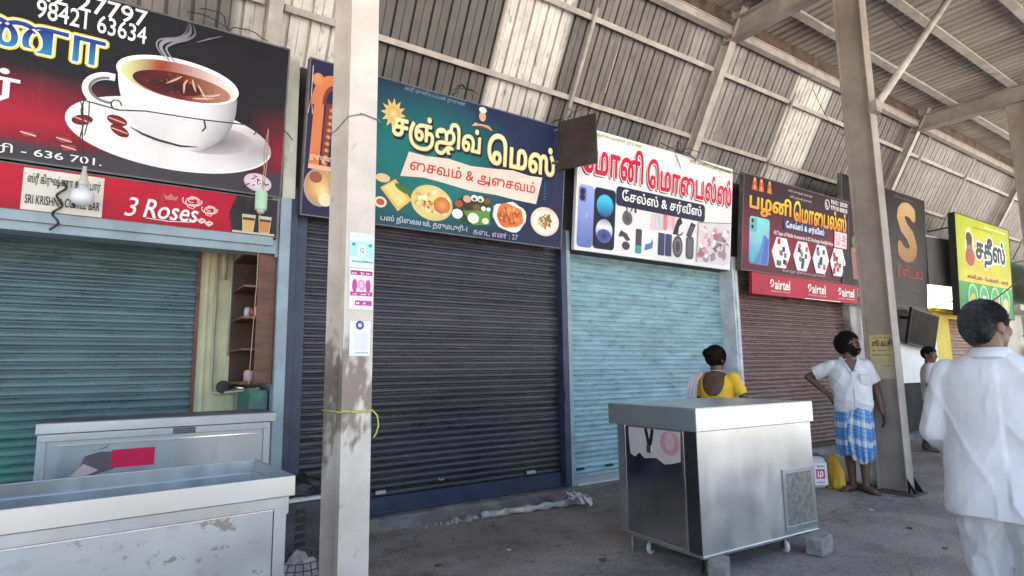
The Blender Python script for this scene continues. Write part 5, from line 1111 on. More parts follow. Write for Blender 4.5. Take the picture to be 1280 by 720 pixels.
# ------------------------------------------------------------------ people
def skin(name, c): return M(name, c, .48, var=.12, scale=14, bump=.06, bscale=140)
def remesh(mb, voxel, smooth=3, fac=.5):
    me = mb.mesh('t'); o = bpy.data.objects.new('t', me); COL.objects.link(o)
    r = o.modifiers.new('r', 'REMESH'); r.mode = 'VOXEL'; r.voxel_size = voxel
    if smooth: s = o.modifiers.new('s', 'SMOOTH'); s.factor = fac; s.iterations = smooth
    bpy.context.view_layer.update()
    out = bpy.data.meshes.new_from_object(o.evaluated_get(bpy.context.evaluated_depsgraph_get()))
    bpy.data.objects.remove(o); bpy.data.meshes.remove(me); out.materials.clear(); return out
def ell(mb, c, r, rot=None, n=20):
    c = Vector(c); vs = []; R_ = rot or Matrix.Identity(3)
    rows = n // 2
    vs.append(c + R_ @ Vector((0, 0, -r[2])))
    for i in range(1, rows):
        p = -pi / 2 + pi * i / rows
        for k in range(n):
            a = 2 * pi * k / n; vs.append(c + R_ @ Vector((r[0] * cos(p) * cos(a), r[1] * cos(p) * sin(a), r[2] * sin(p))))
    vs.append(c + R_ @ Vector((0, 0, r[2]))); top = len(vs) - 1
    fs = [(0, 1 + (k + 1) % n, 1 + k) for k in range(n)]
    for i in range(rows - 2):
        for k in range(n): fs.append((1 + i * n + k, 1 + i * n + (k + 1) % n, 1 + (i + 1) * n + (k + 1) % n, 1 + (i + 1) * n + k))
    fs += [(top, 1 + (rows - 2) * n + k, 1 + (rows - 2) * n + (k + 1) % n) for k in range(n)]
    mb.add(vs, fs)
def cap(mb, p, q, r0, r1, flat=1.0, side=None, n=14):
    """tapered limb piece with round ends; flat squeezes it across 'side'"""
    p, q = Vector(p), Vector(q); d = q - p; L = d.length; d = d / L
    s = Vector(side) if side else d.orthogonal(); s = (s - d * s.dot(d)).normalized(); u = d.cross(s)
    prof = [(-r0 * cos(t), r0 * sin(t)) for t in (.12, .5, .9, 1.25)] + [(0, r0), (L * .5, (r0 + r1) / 2), (L, r1)] + [(L + r1 * cos(t), r1 * sin(t)) for t in (1.25, .9, .5, .12)]
    mb.loft([[p + d * h + (s * cos(2 * pi * k / n) + u * sin(2 * pi * k / n) * flat) * r for k in range(n)] for h, r in prof])
def chain(mb, pts, rs, **k):
    for i in range(len(pts) - 1): cap(mb, pts[i], pts[i + 1], rs[i], rs[i + 1], **k)
def ring(c, rx, ry, n=28, p=2.3, yaw=0):
    out = []
    for k in range(n):
        a = 2 * pi * k / n; x = rx * abs(cos(a)) ** (2 / p) * (1 if cos(a) > 0 else -1); y = ry * abs(sin(a)) ** (2 / p) * (1 if sin(a) > 0 else -1)
        out.append(Vector((c[0] + x * cos(yaw) - y * sin(yaw), c[1] + x * sin(yaw) + y * cos(yaw), c[2])))
    return out
def sleeve(mb, p, q, r0, r1, n=20):
    """sleeve piece: round at the shoulder, cut flat at the cuff"""
    p, q = Vector(p), Vector(q); d = q - p; L = d.length; d = d / L; s = d.orthogonal().normalized(); u = d.cross(s)
    prof = [(-r0 * cos(t), r0 * sin(t)) for t in (.12, .5, .9, 1.25)] + [(0, r0), (L * .35, r0 * .65 + r1 * .35), (L * .7, r1 * .97), (L, r1), (L, r1 * .9)]
    mb.loft([[p + d * h + (s * cos(2 * pi * k / n) + u * sin(2 * pi * k / n)) * r for k in range(n)] for h, r in prof])
def hand(mb, w, d, palm, thumb, curl=.35, sc=1.0):
    """w wrist, d towards the fingers, palm = direction the palm faces, thumb = side of the thumb"""
    d = Vector(d).normalized(); n = Vector(palm); n = (n - d * n.dot(d)).normalized(); t = d.cross(n); t = t if t.dot(Vector(thumb)) > 0 else -t; w = Vector(w)
    cap(mb, w + d * .012 * sc, w + d * .078 * sc, .030 * sc, .036 * sc, .42, t)
    for off, l, r in ((.030, .070, .0085), (.010, .080, .009), (-.010, .074, .0085), (-.029, .058, .0075)):
        p = w + d * .090 * sc + t * off * sc; dd = d; ll = l * sc
        for f in (.45, .32, .23):
            a = curl * (1 if f > .4 else 1.4); dd = (dd * cos(a) + n * sin(a)).normalized(); q = p + dd * ll * f; cap(mb, p, q, r * sc, r * sc * .92, n=8); p = q
    p = w + d * .025 * sc + t * .026 * sc; dd = (d * .75 + t * .7 + n * .25).normalized()
    for f in (.045, .032, .026): q = p + dd * f * sc; cap(mb, p, q, .0115 * sc, .010 * sc, n=8); p = q; dd = (dd + d * .35 + n * .15).normalized()
def headm(c, yaw, pitch, roll=0): return Matrix.Translation(c) @ Matrix.Rotation(yaw, 4, 'Z') @ Matrix.Rotation(roll, 4, 'Y') @ Matrix.Rotation(pitch, 4, 'X')
def head(mb, H, ears=True):
    R3 = H.to_3x3(); g = lambda *p: H @ Vector(p)
    ell(mb, g(0, .018, .03), (.074, .095, .092), R3); ell(mb, g(0, -.028, -.042), (.058, .066, .076), R3); ell(mb, g(0, -.068, -.098), (.028, .022, .018), R3, 12)
    cap(mb, g(0, -.088, .022), g(0, -.108, -.020), .009, .0145, n=10); ell(mb, g(.012, -.098, -.024), (.010, .012, .008), R3, 10); ell(mb, g(-.012, -.098, -.024), (.010, .012, .008), R3, 10)
    ell(mb, g(0, -.080, .034), (.052, .018, .011), R3, 14)
    for s in (-1, 1):
        ell(mb, g(s * .036, -.064, -.022), (.024, .024, .026), R3, 12); ell(mb, g(s * .031, -.080, .012), (.0135, .010, .009), R3, 10)
        if ears: ell(mb, g(s * .080, .016, -.006), (.009, .020, .032), R3 @ Matrix.Rotation(s * .25, 3, 'Z'), 12); ell(mb, g(s * .080, .008, -.034), (.009, .010, .012), R3, 8)
    ell(mb, g(0, -.089, -.050), (.023, .012, .007), R3, 12); ell(mb, g(0, -.087, -.062), (.020, .012, .008), R3, 12)
def hair_shell(H, name, parent, m, thick, mask, amp=.004, freq=60, c=(0, .018, .03), r=(.074, .095, .092), sub=5, strands=12000, slen=.014, curl=.3, grey=None):
    """hair: a close cap over the skull with many short loose strands"""
    bm = bmesh.new(); bmesh.ops.create_icosphere(bm, subdivisions=sub, radius=1)
    def surf(d, ex=0):
        p = Vector((d.x * r[0], d.y * r[1], d.z * r[2])); q = p + Vector(c); k = mask(q); nn = Vector((d.x / r[0], d.y / r[1], d.z / r[2])).normalized()
        return p + nn * (thick * k - .018 * (1 - k) + amp * noise.noise(q * freq) * k + ex) + Vector(c), nn, k, q
    vs = []; fs = []; cs = []; rd = random.Random(len(name) + int(thick * 1e4))
    def tone(q): 
        g_ = grey(q) if grey else 0
        return (.012 + .30 * g_, .010 + .30 * g_, .010 + .30 * g_)
    for v in bm.verts:
        p, nn, k, q = surf(v.co); vs.append(H @ p); cs.append(tuple(x * .8 for x in tone(q)))
    fs = [tuple(v.index for v in f.verts) for f in bm.faces]; bm.free()
    n = 0
    while n < strands:
        d = Vector((rd.gauss(0, 1), rd.gauss(0, 1), rd.gauss(0, 1))).normalized(); p, nn, k, q = surf(d, -.001); n += 1
        if k < .55: continue
        flow = Vector((rd.uniform(-1, 1) * curl, .5 + rd.uniform(-1, 1) * curl, -.8 + rd.uniform(-1, 1) * curl)); flow = (flow - nn * flow.dot(nn)).normalized() + nn * rd.uniform(.12, .5 + curl); flow.normalize()
        sd = flow.cross(nn).normalized() * rd.uniform(.0003, .0007); L = slen * rd.uniform(.5, 1.2); i = len(vs); c_ = tone(q); c_ = tuple(x * rd.uniform(.6, 1.6) for x in c_)
        vs += [H @ (p - sd), H @ (p + sd), H @ (p + flow * L * .6 + nn * .001), H @ (p + flow * L - nn * .002)]; fs += [(i, i + 1, i + 2), (i, i + 2, i + 3)]; cs += [c_] * 4
    b = MB(); b.add(vs, fs, cs); me = bpy.data.meshes.new(name); me.from_pydata(b.v, [], b.f); a = me.color_attributes.new('Col', 'FLOAT_COLOR', 'POINT'); a.data.foreach_set('color', [x for q in b.c for x in (*q, 1)])
    return link(name, me, parent, [m], True)
def sst(a, b, x): t = max(0, min(1, (x - a) / (b - a))); return t * t * (3 - 2 * t)
def body(parent, J, H, sk, voxel=.006, belly=.13, chest=.12, wd=.165, sc=1.0, feet=True, neck=.055):
    mb = MB(); V_ = {k: Vector(v) for k, v in J.items() if k[:4] not in ('hand', 'foot')}
    for s in 'LR':
        hp, kn, an = V_['hip' + s], V_['knee' + s], V_['ankle' + s]
        chain(mb, [hp, kn], [.088 * sc, .054 * sc]); mid = kn.lerp(an, .32) + Vector((0, .014, 0)); chain(mb, [kn, mid, an], [.052 * sc, .054 * sc, .034 * sc])
        fd = Vector(J['foot' + s]).normalized(); fd.z = 0; sd = Vector((0, 0, 1)).cross(fd); gz_ = an.z - .075
        b0 = Vector((an.x, an.y, gz_ + .036)) - fd * .035; ball = b0 + fd * .17; ball.z = gz_ + .022
        cap(mb, b0, ball, .034, .030, 1.35, (0, 0, 1)); cap(mb, an, b0 + fd * .05, .034, .034)
        for k, (o_, l_) in enumerate(((-.030, .062), (-.011, .058), (.005, .052), (.020, .046), (.034, .036))):
            o_ = o_ * (1 if s == 'L' else -1); p = ball + sd * o_; p.z = gz_ + .016; q = p + fd * l_; q.z = gz_ + .011; cap(mb, p, q, .0135 if k == 0 else .0105, .0115 if k == 0 else .009, n=8)
        sh, el, wr = V_['sh' + s], V_['el' + s], V_['wr' + s]
        ell(mb, sh, (.048 * sc, .048 * sc, .048 * sc), None, 14); chain(mb, [sh, sh.lerp(el, .45), el], [.046 * sc, .045 * sc, .038 * sc]); chain(mb, [el, el.lerp(wr, .3), wr], [.038 * sc, .039 * sc, .026 * sc])
        hd = J['hand' + s]; hand(mb, wr, hd[0], hd[1], hd[2], hd[3], sc)
    pel = (V_['hipL'] + V_['hipR']) / 2; nk = Vector(J['neck']); 
    mb.loft([ring(pel.lerp(nk, t) + Vector((0, dy, 0)), rx, ry) for t, rx, ry, dy in ((-.12, .08, .07, 0), (-.02, wd * .98, .12, .01), (.15, wd * .98, belly, -.02), (.35, wd * .97, belly, -.03), (.55, wd, chest, -.01), (.75, wd * 1.0, chest * .92, -.005), (.90, wd * .86, chest * .62, .0), (1.0, .07, .06, .01))])
    cap(mb, nk - Vector((0, 0, .04)), H @ Vector((0, .015, -.03)), neck + .006, neck)
    head(mb, H)
    me = remesh(mb, voxel, 3)
    for m_ in (sk, mt_eye, mt_pupil): me.materials.append(m_)
    Hi = H.inverted()
    for p in me.polygons:
        q = Hi @ p.center
        if q.y < -.075:
            for s in (-1, 1):
                d = (q - Vector((s * .031, -.089, .012)))
                if (d.x / .014) ** 2 + (d.z / .0075) ** 2 < 1: p.material_index = 2 if abs(d.x) < .0065 else 1
    o = bpy.data.objects.new('body', me); COL.objects.link(o); me.shade_smooth(); o.parent = parent; return o
mt_eye = M('eye_white', (.55, .52, .48), .3, var=0); mt_pupil = M('pupil', (.01, .008, .006), .2, var=0)
mt_cotton = M('white_cotton', (.64, .64, .665), .85, var=.06, scale=6, bump=.3, bscale=(11, 11, 6))
mt_hairk = M('black_hair', (.012, .010, .010), .7, spec=.15, var=.3, scale=60, attr='Col')
mt_hairg = mt_hairk
def displace(me, f):
    me.update(); n = [v.normal.copy() for v in me.vertices]
    for v, nn in zip(me.vertices, n): v.co = v.co + nn * f(v.co, nn)
def garment(name, parent, mb, m, voxel=.009, smooth=3, f=None, sub=False):
    me = remesh(mb, voxel, smooth)
    if f:
        displace(me, f); bm = bmesh.new(); bm.from_mesh(me); [bmesh.ops.smooth_vert(bm, verts=bm.verts, factor=.5, use_axis_x=True, use_axis_y=True, use_axis_z=True) for _ in range(2)]; bm.to_mesh(me); bm.free()
    o = link(name, me, parent, [m], True)
    return o
def fold(p, amp, fx, fz, seed, tilt=0):
    q = Vector((p.x * fx + p.z * tilt, p.y * fx * .7, p.z * fz)) + Vector((seed, seed * 2, 0)); v = noise.noise(q); w_ = noise.noise(q * 2.1 + Vector((5, 1, 2)))
    return amp * ((1 - abs(v) * 2.2) * .8 + .35 * w_ - .45)

def crease(p, amp, fx, fz, seed, tilt=0, sharp=9):
    v = noise.noise(Vector((p.x * fx + p.z * tilt, p.y * fx * .6, p.z * fz)) + Vector((seed * 3.7, seed, -seed))); return amp * (math.exp(-abs(v) * sharp) - .3)
def surface_line(name, me, parent, pts, dirv, m, r=.0011, lift=.0004):
    """a seam: thin raised cord laid on the cloth"""
    from mathutils.bvhtree import BVHTree
    bv = BVHTree.FromPolygons([v.co for v in me.vertices], [tuple(p.vertices) for p in me.polygons]); out = []
    for p in pts:
        h = bv.ray_cast(Vector(p) - Vector(dirv) * .6, Vector(dirv))
        if h[0]: out.append(h[0] - Vector(dirv) * lift)
    if len(out) > 2: b = MB(); b.tube(out, r, 6); b.build(name, [m], parent, smooth=True)
# --- the man in the checked lungi
sk1 = skin('skin_dark', (.125, .062, .040))
t = thing('person', 'bearded man in white shirt and blue checked lungi, hand on hip, looking up', 'person', (6.85, 3.39, 0), radians(-52))
J = dict(hipL=(.085, 0, .88), hipR=(-.085, 0, .88), kneeL=(.075, -.03, .47), kneeR=(-.07, -.01, .47), ankleL=(.055, -.06, .075), ankleR=(-.05, .03, .075), footL=(.35, -.93, 0), footR=(-.75, -.66, 0),
         shL=(.168, 0, 1.335), shR=(-.168, 0, 1.335), elL=(.262, .04, 1.085), elR=(-.405, .11, 1.225), wrL=(.285, -.03, .835), wrR=(-.225, -.045, 1.02), neck=(0, .0, 1.42),
         handL=((.06, -.12, -1), (-1, -.2, 0), (0, -1, 0), .28), handR=((.45, -.35, -.8), (.6, .6, -.2), (0, -.8, .5), .3))
Hm = headm((.02, -.03, 1.575), radians(48), radians(-16), 0)
body(t, J, Hm, sk1, .0052, belly=.17, chest=.14, wd=.17)
def mk_curly(q): return sst(-.085, -.05, q.y - max(0, .05 - q.z) * .9 + max(0, q.z - .075) * 2.5) * sst(-.085, -.055, q.z)
hair_shell(Hm, 'hair', t, mt_hairk, .034, mk_curly, .013, 48, slen=.022, curl=1.3)
def mk_beard(q):
    sd = sst(.034, .052, abs(q.x)); ed = .010 * noise.noise(q * 55); jaw = sst(-.004 + .055 * sd, -.024 + .055 * sd, q.z + .046 + ed); tash = sst(-.052, -.046, q.z) * sst(-.030, -.036, q.z) * sst(.040, .030, abs(q.x))
    return max(jaw, tash * .7) * sst(.055, .02, q.y)
hair_shell(Hm, 'beard', t, mt_hairk, .006, mk_beard, .005, 70, (0, -.026, -.042), (.060, .067, .078), slen=.018, curl=1.0, grey=lambda q: .045 + .05 * max(0, noise.noise(q * 60)))
b = MB(); cs_ = ((.845, .185, .165, -.025), (.90, .19, .18, -.035), (.98, .197, .19, -.042), (1.08, .20, .185, -.035), (1.18, .20, .165, -.02), (1.28, .20, .15, -.008), (1.35, .195, .125, .0), (1.405, .13, .09, .0), (1.425, .075, .072, .0))
b.loft([ring((0, dy, z), rx, ry) for z, rx, ry, dy in cs_])
for s, el in ((1, J['elL']), (-1, J['elR'])):
    sh = Vector((s * .172, 0, 1.345)); e = Vector(el); sleeve(b, sh, sh.lerp(e, .70), .072, .082)
o = garment('shirt', t, b, mt_cotton, .008, 4, lambda p, n: fold(p, .008, 7, 6, 3, 5 if p.x > 0 else -5) + crease(p, .012, 5, 3.5, 4, 5 if p.x > 0 else -5, 8) + crease(p, .007, 12, 6, 6, -3, 8))
b = MB(); 
for s in (-1, 1): b.loft([[Vector((s * x_ + dx, y_ + dy, z_)) for dx, dy in ((-.004, .003), (.004, .003), (.004, -.003), (-.004, -.003))] for x_, y_, z_ in ((.012, -.155, 1.295), (.03, -.135, 1.345), (.055, -.105, 1.405), (.075, -.05, 1.44), (.07, .03, 1.452), (.0, .075, 1.455))]) if False else b.loft([[Vector((s * x_ * .97, y_ + .006, z_ - .02)), Vector((s * (x_ + .020), y_ - .004, z_ - .026)), Vector((s * (x_ + .022), y_ - .009, z_ - .020)), Vector((s * x_, y_, z_))] for x_, y_, z_ in ((.012, -.158, 1.30), (.035, -.135, 1.36), (.06, -.10, 1.415), (.075, -.04, 1.45), (.068, .03, 1.462), (.02, .072, 1.465))])
b.build('collar', [mt_cotton], o, smooth=True)
b = MB(); b.loft([[Vector((-.016, y - .002, z)), Vector((.016, y - .002, z)), Vector((.016, y + .02, z)), Vector((-.016, y + .02, z))] for y, z in ((-.193, .86), (-.222, .92), (-.235, .98), (-.226, 1.08), (-.192, 1.18), (-.164, 1.28), (-.15, 1.30))]); b.build('placket', [mt_cotton], o)
b = MB(); b.box(.06, .15, -.172, -.12, 1.12, 1.235, Matrix.Rotation(radians(9), 4, 'X') @ Matrix.Translation((0, .165, .03))); b.build('pocket', [mt_cotton], o, bevel=.004) 
b = MB(); cap(b, (.085, -.168, 1.245), (.125, -.162, 1.240), .005, .005, n=8); b.build('pen', [mt_black], o)
b = MB(); b.add([(0, -.172, 1.27), (-.062, -.122, 1.41), (.062, -.122, 1.41), (0, -.10, 1.43), (0, -.150, 1.34)], [(0, 2, 4), (0, 4, 1), (4, 2, 3), (4, 3, 1)]); b.build('open_neck', [sk1], o, smooth=True)
# lungi: folded up to below the knee, a hanging flap in front
LB, LW, LD = (.10, .30, .60), (.66, .68, .72), (.05, .11, .36)
def lungi_col(s_, z):
    """woven checks: s_ metres round the cloth, z height"""
    u, v = (s_ / .20) % 1, ((z - .30) / .19) % 1
    c = LB
    wu, wv = u > .70, v < .30
    if wu and wv: c = LW
    elif wu: c = mix(LW, LB, .45)
    elif wv: c = mix(LW, LB, .22)
    for q in (.08, .30, .54): 
        if abs(u - q) < .03: c = mix(c, LD, .6)
    for q in (.5, .74, .95):
        if abs(v - q) < .03: c = mix(c, LD, .6)
    return c
b = MB(); NR, NK = 90, 200; rings = []; cols = []
for j in range(NR + 1):
    q = j / NR; z = .93 - q * .55; R0 = []
    for k in range(NK):
        a = 2 * pi * k / NK; rx = .185 + .012 * sin(q * 2.5) - .018 * q; ry = .170 - .035 * q + .012 * sin(q * 3)
        fl = (.010 * sin(a * 9 + 2 * q + 1.5 * sin(a * 2)) + .008 * sin(a * 17 + 3)) * q; zz = z + (.02 * sin(a * 3 + 1) + .045 * max(0, cos(a + pi / 2 - .15)) ** 6 * -1) * q
        R0.append(Vector(((rx + fl) * cos(a), -.02 + (ry + fl) * sin(a), zz))); cols.append(lungi_col(a * .178, zz))
    rings.append(R0)
b.loft(rings, caps=False, cols=cols)
mt_lungi = M('checked_cotton', (.5, .5, .5), .85, var=.06, scale=8, attr='Col', bump=.15, bscale=200)
lo_ = b.build('lungi', [mt_lungi], t, smooth=True); so_ = lo_.modifiers.new('thick', 'SOLIDIFY'); so_.thickness = .005
b = MB(); rings = []; cols = []
for j in range(41):
    q = j / 40; z = .90 - q * .555
    row = []
    for k in range(31):
        u = k / 30 - .5; wd_ = .12 + .06 * sin(q * 2.4) - .04 * q; x = .025 + u * wd_ * 1.6 - .05 * q * (1 - q) - .0 ; y = -.20 + .038 * q + .10 * u * u * 1.6 + .012 * sin(u * 22 + q * 2) * (.3 + q) - .012
        row.append(Vector((x, y, z - .05 * (q ** 3) * (1 - abs(u) * 2)))); cols.append(lungi_col(u * .42 + .3, z * .97 + .07 * u))
    rings.append(row)
vs = [v for r_ in rings for v in r_]; b.add(vs, [(j * 31 + k, j * 31 + k + 1, (j + 1) * 31 + k + 1, (j + 1) * 31 + k) for j in range(40) for k in range(30)], cols)
f_ = b.build('lungi_flap', [mt_lungi], lo_, smooth=True); so_ = f_.modifiers.new('thick', 'SOLIDIFY'); so_.thickness = .005
b = MB(); rr = []
mt_sole = M('sandal_rubber', (.03, .022, .02), .7)
for s in 'LR':
    an = Vector(J['ankle' + s]); fd = Vector(J['foot' + s]).normalized(); sd = Vector((0, 0, 1)).cross(fd); b = MB(); c0 = Vector((an.x, an.y, 0))
    P = [c0 + fd * (-.075) + sd * .02, c0 + fd * (-.07) - sd * .02, c0 + fd * 0 - sd * .036, c0 + fd * .12 - sd * .05, c0 + fd * .20 - sd * .03, c0 + fd * .215, c0 + fd * .20 + sd * .03, c0 + fd * .12 + sd * .05, c0 + sd * .036]
    b.add([p + Vector((0, 0, .001)) for p in P] + [p + Vector((0, 0, .008)) for p in P], [tuple(range(9))[::-1], tuple(range(9, 18))] + [(i, (i + 1) % 9, (i + 1) % 9 + 9, i + 9) for i in range(9)]); b.build('sandal', [mt_sole], t)

# --- the man in white walking away on the right
sk2 = skin('skin_brown', (.17, .088, .056))
t = thing('person', 'grey haired man in white shirt and trousers seen from behind, walking away', 'person', (3.50, 1.07, 0), radians(105))
J = dict(hipL=(.09, 0, .86), hipR=(-.09, 0, .86), kneeL=(.095, -.10, .46), kneeR=(-.09, -.02, .46), ankleL=(.095, -.06, .075), ankleR=(-.085, .17, .10), footL=(.1, -1, 0), footR=(-.1, -1, 0),
         shL=(.165, .006, 1.305), shR=(-.165, .006, 1.305), elL=(.252, .01, 1.035), elR=(-.258, .01, 1.045), wrL=(.185, -.20, .90), wrR=(-.19, -.21, .93), neck=(0, .01, 1.405),
         handL=((-.15, -.9, .1), (-1, 0, -.2), (0, -.3, 1), .5), handR=((.15, -.9, .15), (1, 0, -.2), (0, -.3, 1), .5))
Hm = headm((-.005, -.02, 1.532), radians(-42), radians(2), 0)
body(t, J, Hm, sk2, .006, belly=.115, chest=.105, wd=.155)
def mk_short(q):
    bk = sst(.025, .05, q.y); zt = .016 + (-.082 - .016) * bk - .012 * sst(.0, -.03, q.y)
    if abs(q.x) < .045: zt = min(zt, .05 if q.y < 0 else zt)
    return sst(zt - .007, zt + .007, q.z) * sst(-.078, -.058, q.y + max(0, q.z - .07) * .4) * (1 - sst(-.035, -.045, q.y) * sst(.055, .035, q.z))
hair_shell(Hm, 'hair', t, mt_hairg, .009, mk_short, .002, 110, c=(0, .020, .014), r=(.075, .097, .108), strands=30000, slen=.017, grey=lambda q: .20 + .45 * sst(.04, -.03, q.z) * sst(.045, .068, abs(q.x)) + .12 * max(0, noise.noise(q * 40)))
b = MB()
b.loft([ring((0, dy, z), rx, ry, 32, 2.4) for z, rx, ry, dy in ((.655, .232, .165, .0), (.72, .232, .165, .0), (.85, .225, .158, .0), (.98, .218, .15, -.005), (1.10, .218, .145, -.005), (1.22, .222, .14, .0), (1.30, .215, .128, .006), (1.352, .175, .105, .01), (1.395, .105, .082, .012), (1.42, .066, .066, .01))])
for s, k in ((1, 'L'), (-1, 'R')):
    sh, el, wr = Vector((s * .170, .006, 1.312)), Vector(J['el' + k]), Vector(J['wr' + k]); chain(b, [sh, sh.lerp(el, .5), el], [.074, .070, .064]); sleeve(b, el, el.lerp(wr, .86), .063, .052)
def wr2(p, n):
    tl = 2.4 if p.x > -.02 else -2.4
    f = fold(p, .012, 4.0, 1.0, 1, tl) + crease(p, .013, 4.5, .7, 2, tl * 1.1, 6) + crease(p, .007, 8, 1.2, 5, -3 if p.x > .04 else 3, 6)
    f += .008 * sst(1.0, .72, p.z) * noise.noise(Vector((p.x * 9, p.y * 6, p.z * 1.2)))
    return max(f, -.018) * sst(1.43, 1.36, p.z)
o = garment('shirt', t, b, mt_cotton, .0065, 4, wr2)
me_ = o.data; seam = M('seam_thread', (.62, .62, .64), .9, var=0)
surface_line('yoke_seam', me_, o, [(x * .01, 0, 1.262 - .00012 * x * x * .1) for x in range(-17, 18)], (0, -1, 0), seam); surface_line('hem_seam', me_, o, [(x * .01, 0, .682) for x in range(-22, 23)], (0, -1, 0), seam)
b = MB(); rr = []
for k in range(25):
    a = -pi * .35 + k * (pi * 1.7) / 24; x, y = cos(a), sin(a); zz = 1.418 - .018 * max(0, -y)
    rr.append([Vector((x * .064, .010 + y * .064, zz - .016)), Vector((x * .100, .012 + y * .100, zz - .036)), Vector((x * .101, .012 + y * .101, zz - .028)), Vector((x * .074, .010 + y * .072, zz + .014)), Vector((x * .066, .010 + y * .064, zz + .012))])
b.loft(rr); b.build('collar', [mt_cotton], o, smooth=True)
b = MB()
for s, k in ((1, 'L'), (-1, 'R')):
    hp, kn, an = Vector(J['hip' + k]), Vector(J['knee' + k]), Vector(J['ankle' + k]); chain(b, [hp, kn, an + Vector((0, 0, .0))], [.118, .098, .085])
b.loft([ring((0, 0, z), rx, ry) for z, rx, ry in ((.74, .15, .11), (.80, .185, .135), (.95, .18, .13), (1.0, .17, .12))])
garment('trousers', t, b, M('white_trouser_cotton', (.60, .60, .625),   .85, var=.06, scale=5, bump=.3, bscale=(11, 11, 6)), .008, 3, lambda p, n: fold(p, .016, 7, 3.5, 5, 3) + crease(p, .018, 6, 2.2, 3, 3, 8) + crease(p, .009, 12, 5, 7, -4, 8))

# --- the woman behind the closed cart
sk3 = skin('skin_deep', (.105, .050, .034))
t = thing('person', 'woman in yellow blouse with bun, seen from behind the closed steel cart', 'person', (5.20, 3.90, 0), radians(104))
J = dict(hipL=(.09, 0, .80), hipR=(-.09, 0, .80), kneeL=(.08, -.03, .43), kneeR=(-.08, -.02, .43), ankleL=(.07, 0, .075), ankleR=(-.07, 0, .075), footL=(.2, -1, 0), footR=(-.2, -1, 0),
         shL=(.155, 0, 1.228), shR=(-.155, 0, 1.228), elL=(.23, .02, .98), elR=(-.285, .0, 1.02), wrL=(.10, -.20, .95), wrR=(-.22, -.23, 1.0), neck=(0, .01, 1.30),
         handL=((-.6, -.7, 0), (0, .6, -1), (0, 0, 1), .5), handR=((.3, -.9, 0), (0, 0, -1), (1, 0, 0), .4))
Hm = headm((0, -.015, 1.432), radians(-14), radians(4), 0)
body(t, J, Hm, sk3, .006, belly=.14, chest=.135, wd=.165)
def mk_w(q): return sst(-.07, -.045, q.y + max(0, q.z - .05) * .6 + max(0, .03 - abs(q.x)) * -.2) * sst(-.075, -.055, q.z + max(0, q.y) * .3) * (1 - sst(.064, .070, abs(q.x)) * sst(-.02, -.008, q.y) * sst(.045, .035, q.y) * sst(.0, -.012, q.z))
h_ = hair_shell(Hm, 'hair', t, mt_hairk, .022, mk_w, .004, 70)
b = MB(); ell(b, (0, .15, .05), (.052, .042, .05)); me = b.mesh('bun'); 
for v in me.vertices: v.co = Hm @ (v.co + Vector((0, 0, 0)) + (v.co - Vector((0, .15, .05))).normalized() * .006 * noise.noise(v.co * 60))
link('bun', me, h_, [mt_hairk], True)
b = MB()
b.loft([ring((0, dy, z), rx, ry, 32, 2.3) for z, rx, ry, dy in ((.90, .165, .145, -.005), (.98, .168, .148, -.008), (1.06, .175, .15, -.006), (1.14, .18, .148, -.002), (1.21, .178, .13, .004), (1.265, .13, .095, .008), (1.29, .08, .07, .01))])
for s, k in ((1, 'L'), (-1, 'R')): sh, el = Vector((s * .162, 0, 1.235)), Vector(J['el' + k]); cap(b, sh, sh.lerp(el, .55), .066, .062)
me = remesh(b, .0055, 3); displace(me, lambda p, n: fold(p, .003, 12, 9, 3, 3)); bm = bmesh.new(); bm.from_mesh(me)
def inU(p): return (p.y > .02 and p.z > 1.06 and ((p.x - .0) / .115) ** 2 + (max(0, 1.20 - p.z) / .145) ** 2 < 1) or (p.z > 1.262 and abs(p.x) < .115) or (p.y < -.02 and p.z > 1.15 and (p.x / .085) ** 2 + (max(0, 1.22 - p.z) / .075) ** 2 < 1)
bmesh.ops.delete(bm, geom=[f for f in bm.faces if inU(f.calc_center_median())], context='FACES'); bm.to_mesh(me); bm.free()
o = link('blouse', me, t, [M('yellow_blouse', (.78, .46, .02), .7, var=.08, scale=9)], True); so_ = o.modifiers.new('thick', 'SOLIDIFY'); so_.thickness = .004
b = MB(); b.tube([(.072 * cos(q), .012 + .07 * sin(q), 1.305 + .012 * sin(q)) for q in [k * pi / 12 for k in range(24)]], .0035, 6, closed=True); b.build('necklace', [M('pale_beads', (.6, .5, .45), .4)], t, smooth=True)
mt_sari = M('pale_sari', (.62, .54, .56), .8, var=.12, scale=6, dirt=(.5, .36, .42), dmin=.55, dmax=.62, dscale=(14, 14, 14))
b = MB(); rr = []
for k in range(40):
    a = 2 * pi * k / 40
for j in range(31):
    q = j / 30; z = 1.0 - q * .97; rr.append([Vector(((.17 + .07 * q ** .6 + .010 * sin(a * 11) * q) * cos(a), (.15 + .08 * q ** .6 + .012 * sin(a * 9 + 1) * q) * sin(a), z)) for a in [2 * pi * k / 64 for k in range(64)]])
b.loft(rr); b.build('sari_skirt', [mt_sari], t, smooth=True)
b = MB(); path = ((.19, .165, .93), (.195, .162, 1.02), (.19, .155, 1.12), (.175, .13, 1.215), (.15, .06, 1.288), (.135, -.02, 1.295), (.11, -.12, 1.22), (.05, -.165, 1.10), (-.05, -.17, 1.0), (-.15, -.12, .93)); rr = []
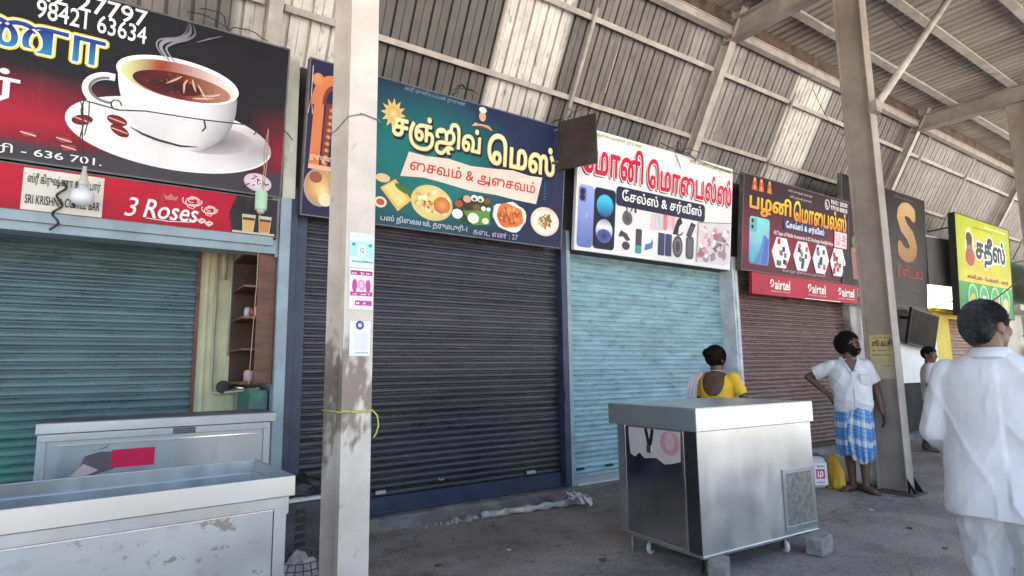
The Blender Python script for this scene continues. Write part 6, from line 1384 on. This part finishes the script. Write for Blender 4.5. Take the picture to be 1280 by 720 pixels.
for i, p in enumerate(path):
    p = Vector(p); wdt = .085 if i < 4 else .065; nx = Vector((1, 0, 0)) if i < 7 else Vector((.5, 0, .86))
    tn = (Vector(path[min(i + 1, 9)]) - Vector(path[max(i - 1, 0)])).normalized(); out = tn.cross(nx).normalized(); out = out if out.dot(p - Vector((0, 0, 1.1))) > 0 else -out
    row = [p + nx * wdt * (u - .35) * 1.3 + out * (.012 + .007 * sin(u * 19 + i)) for u in [k / 12 for k in range(13)]]; rr.append(row + [q - out * .008 for q in row[::-1]])
b.loft(rr); b.build('sari_drape', [mt_sari], t, smooth=True)

# --- passer-by in the distance
t = thing('person', 'passer-by in pale shirt far off between the pillar and the man in white', 'person', (10.7, 4.06, 0), radians(20))
J = dict(hipL=(.085, 0, .84), hipR=(-.085, 0, .84), kneeL=(.08, -.05, .45), kneeR=(-.08, .02, .45), ankleL=(.08, -.02, .075), ankleR=(-.08, .14, .09), footL=(.1, -1, 0), footR=(-.1, -1, 0),
         shL=(.17, 0, 1.30), shR=(-.17, 0, 1.30), elL=(.22, .03, 1.02), elR=(-.22, .03, 1.02), wrL=(.20, -.12, .83), wrR=(-.20, -.15, .85), neck=(0, .0, 1.36),
         handL=((0, -.3, -1), (-1, 0, 0), (0, -1, 0), .3), handR=((0, -.3, -1), (1, 0, 0), (0, -1, 0), .3))
Hm = headm((0, -.02, 1.49), radians(-30), radians(6), 0); body(t, J, Hm, sk2, .009)
hair_shell(Hm, 'hair', t, mt_hairk, .014, mk_short, .004, 90, sub=4)
b = MB(); b.loft([ring((0, 0, z), rx, ry) for z, rx, ry in ((.78, .19, .14), (1.0, .185, .14), (1.2, .195, .135), (1.29, .18, .115), (1.34, .10, .08), (1.365, .066, .064))])
for s, k in ((1, 'L'), (-1, 'R')): sh, el = Vector((s * .165, 0, 1.29)), Vector(J['el' + k]); cap(b, sh, sh.lerp(el, .7), .07, .07)
garment('shirt', t, b, M('pale_shirt', (.66, .6, .62), .85), .012, 3)
b = MB()
for k in 'LR': chain(b, [J['hip' + k], J['knee' + k], J['ankle' + k]], [.10, .085, .07])
garment('trousers', t, b, M('grey_trousers', (.06, .06, .07), .85), .012, 2)
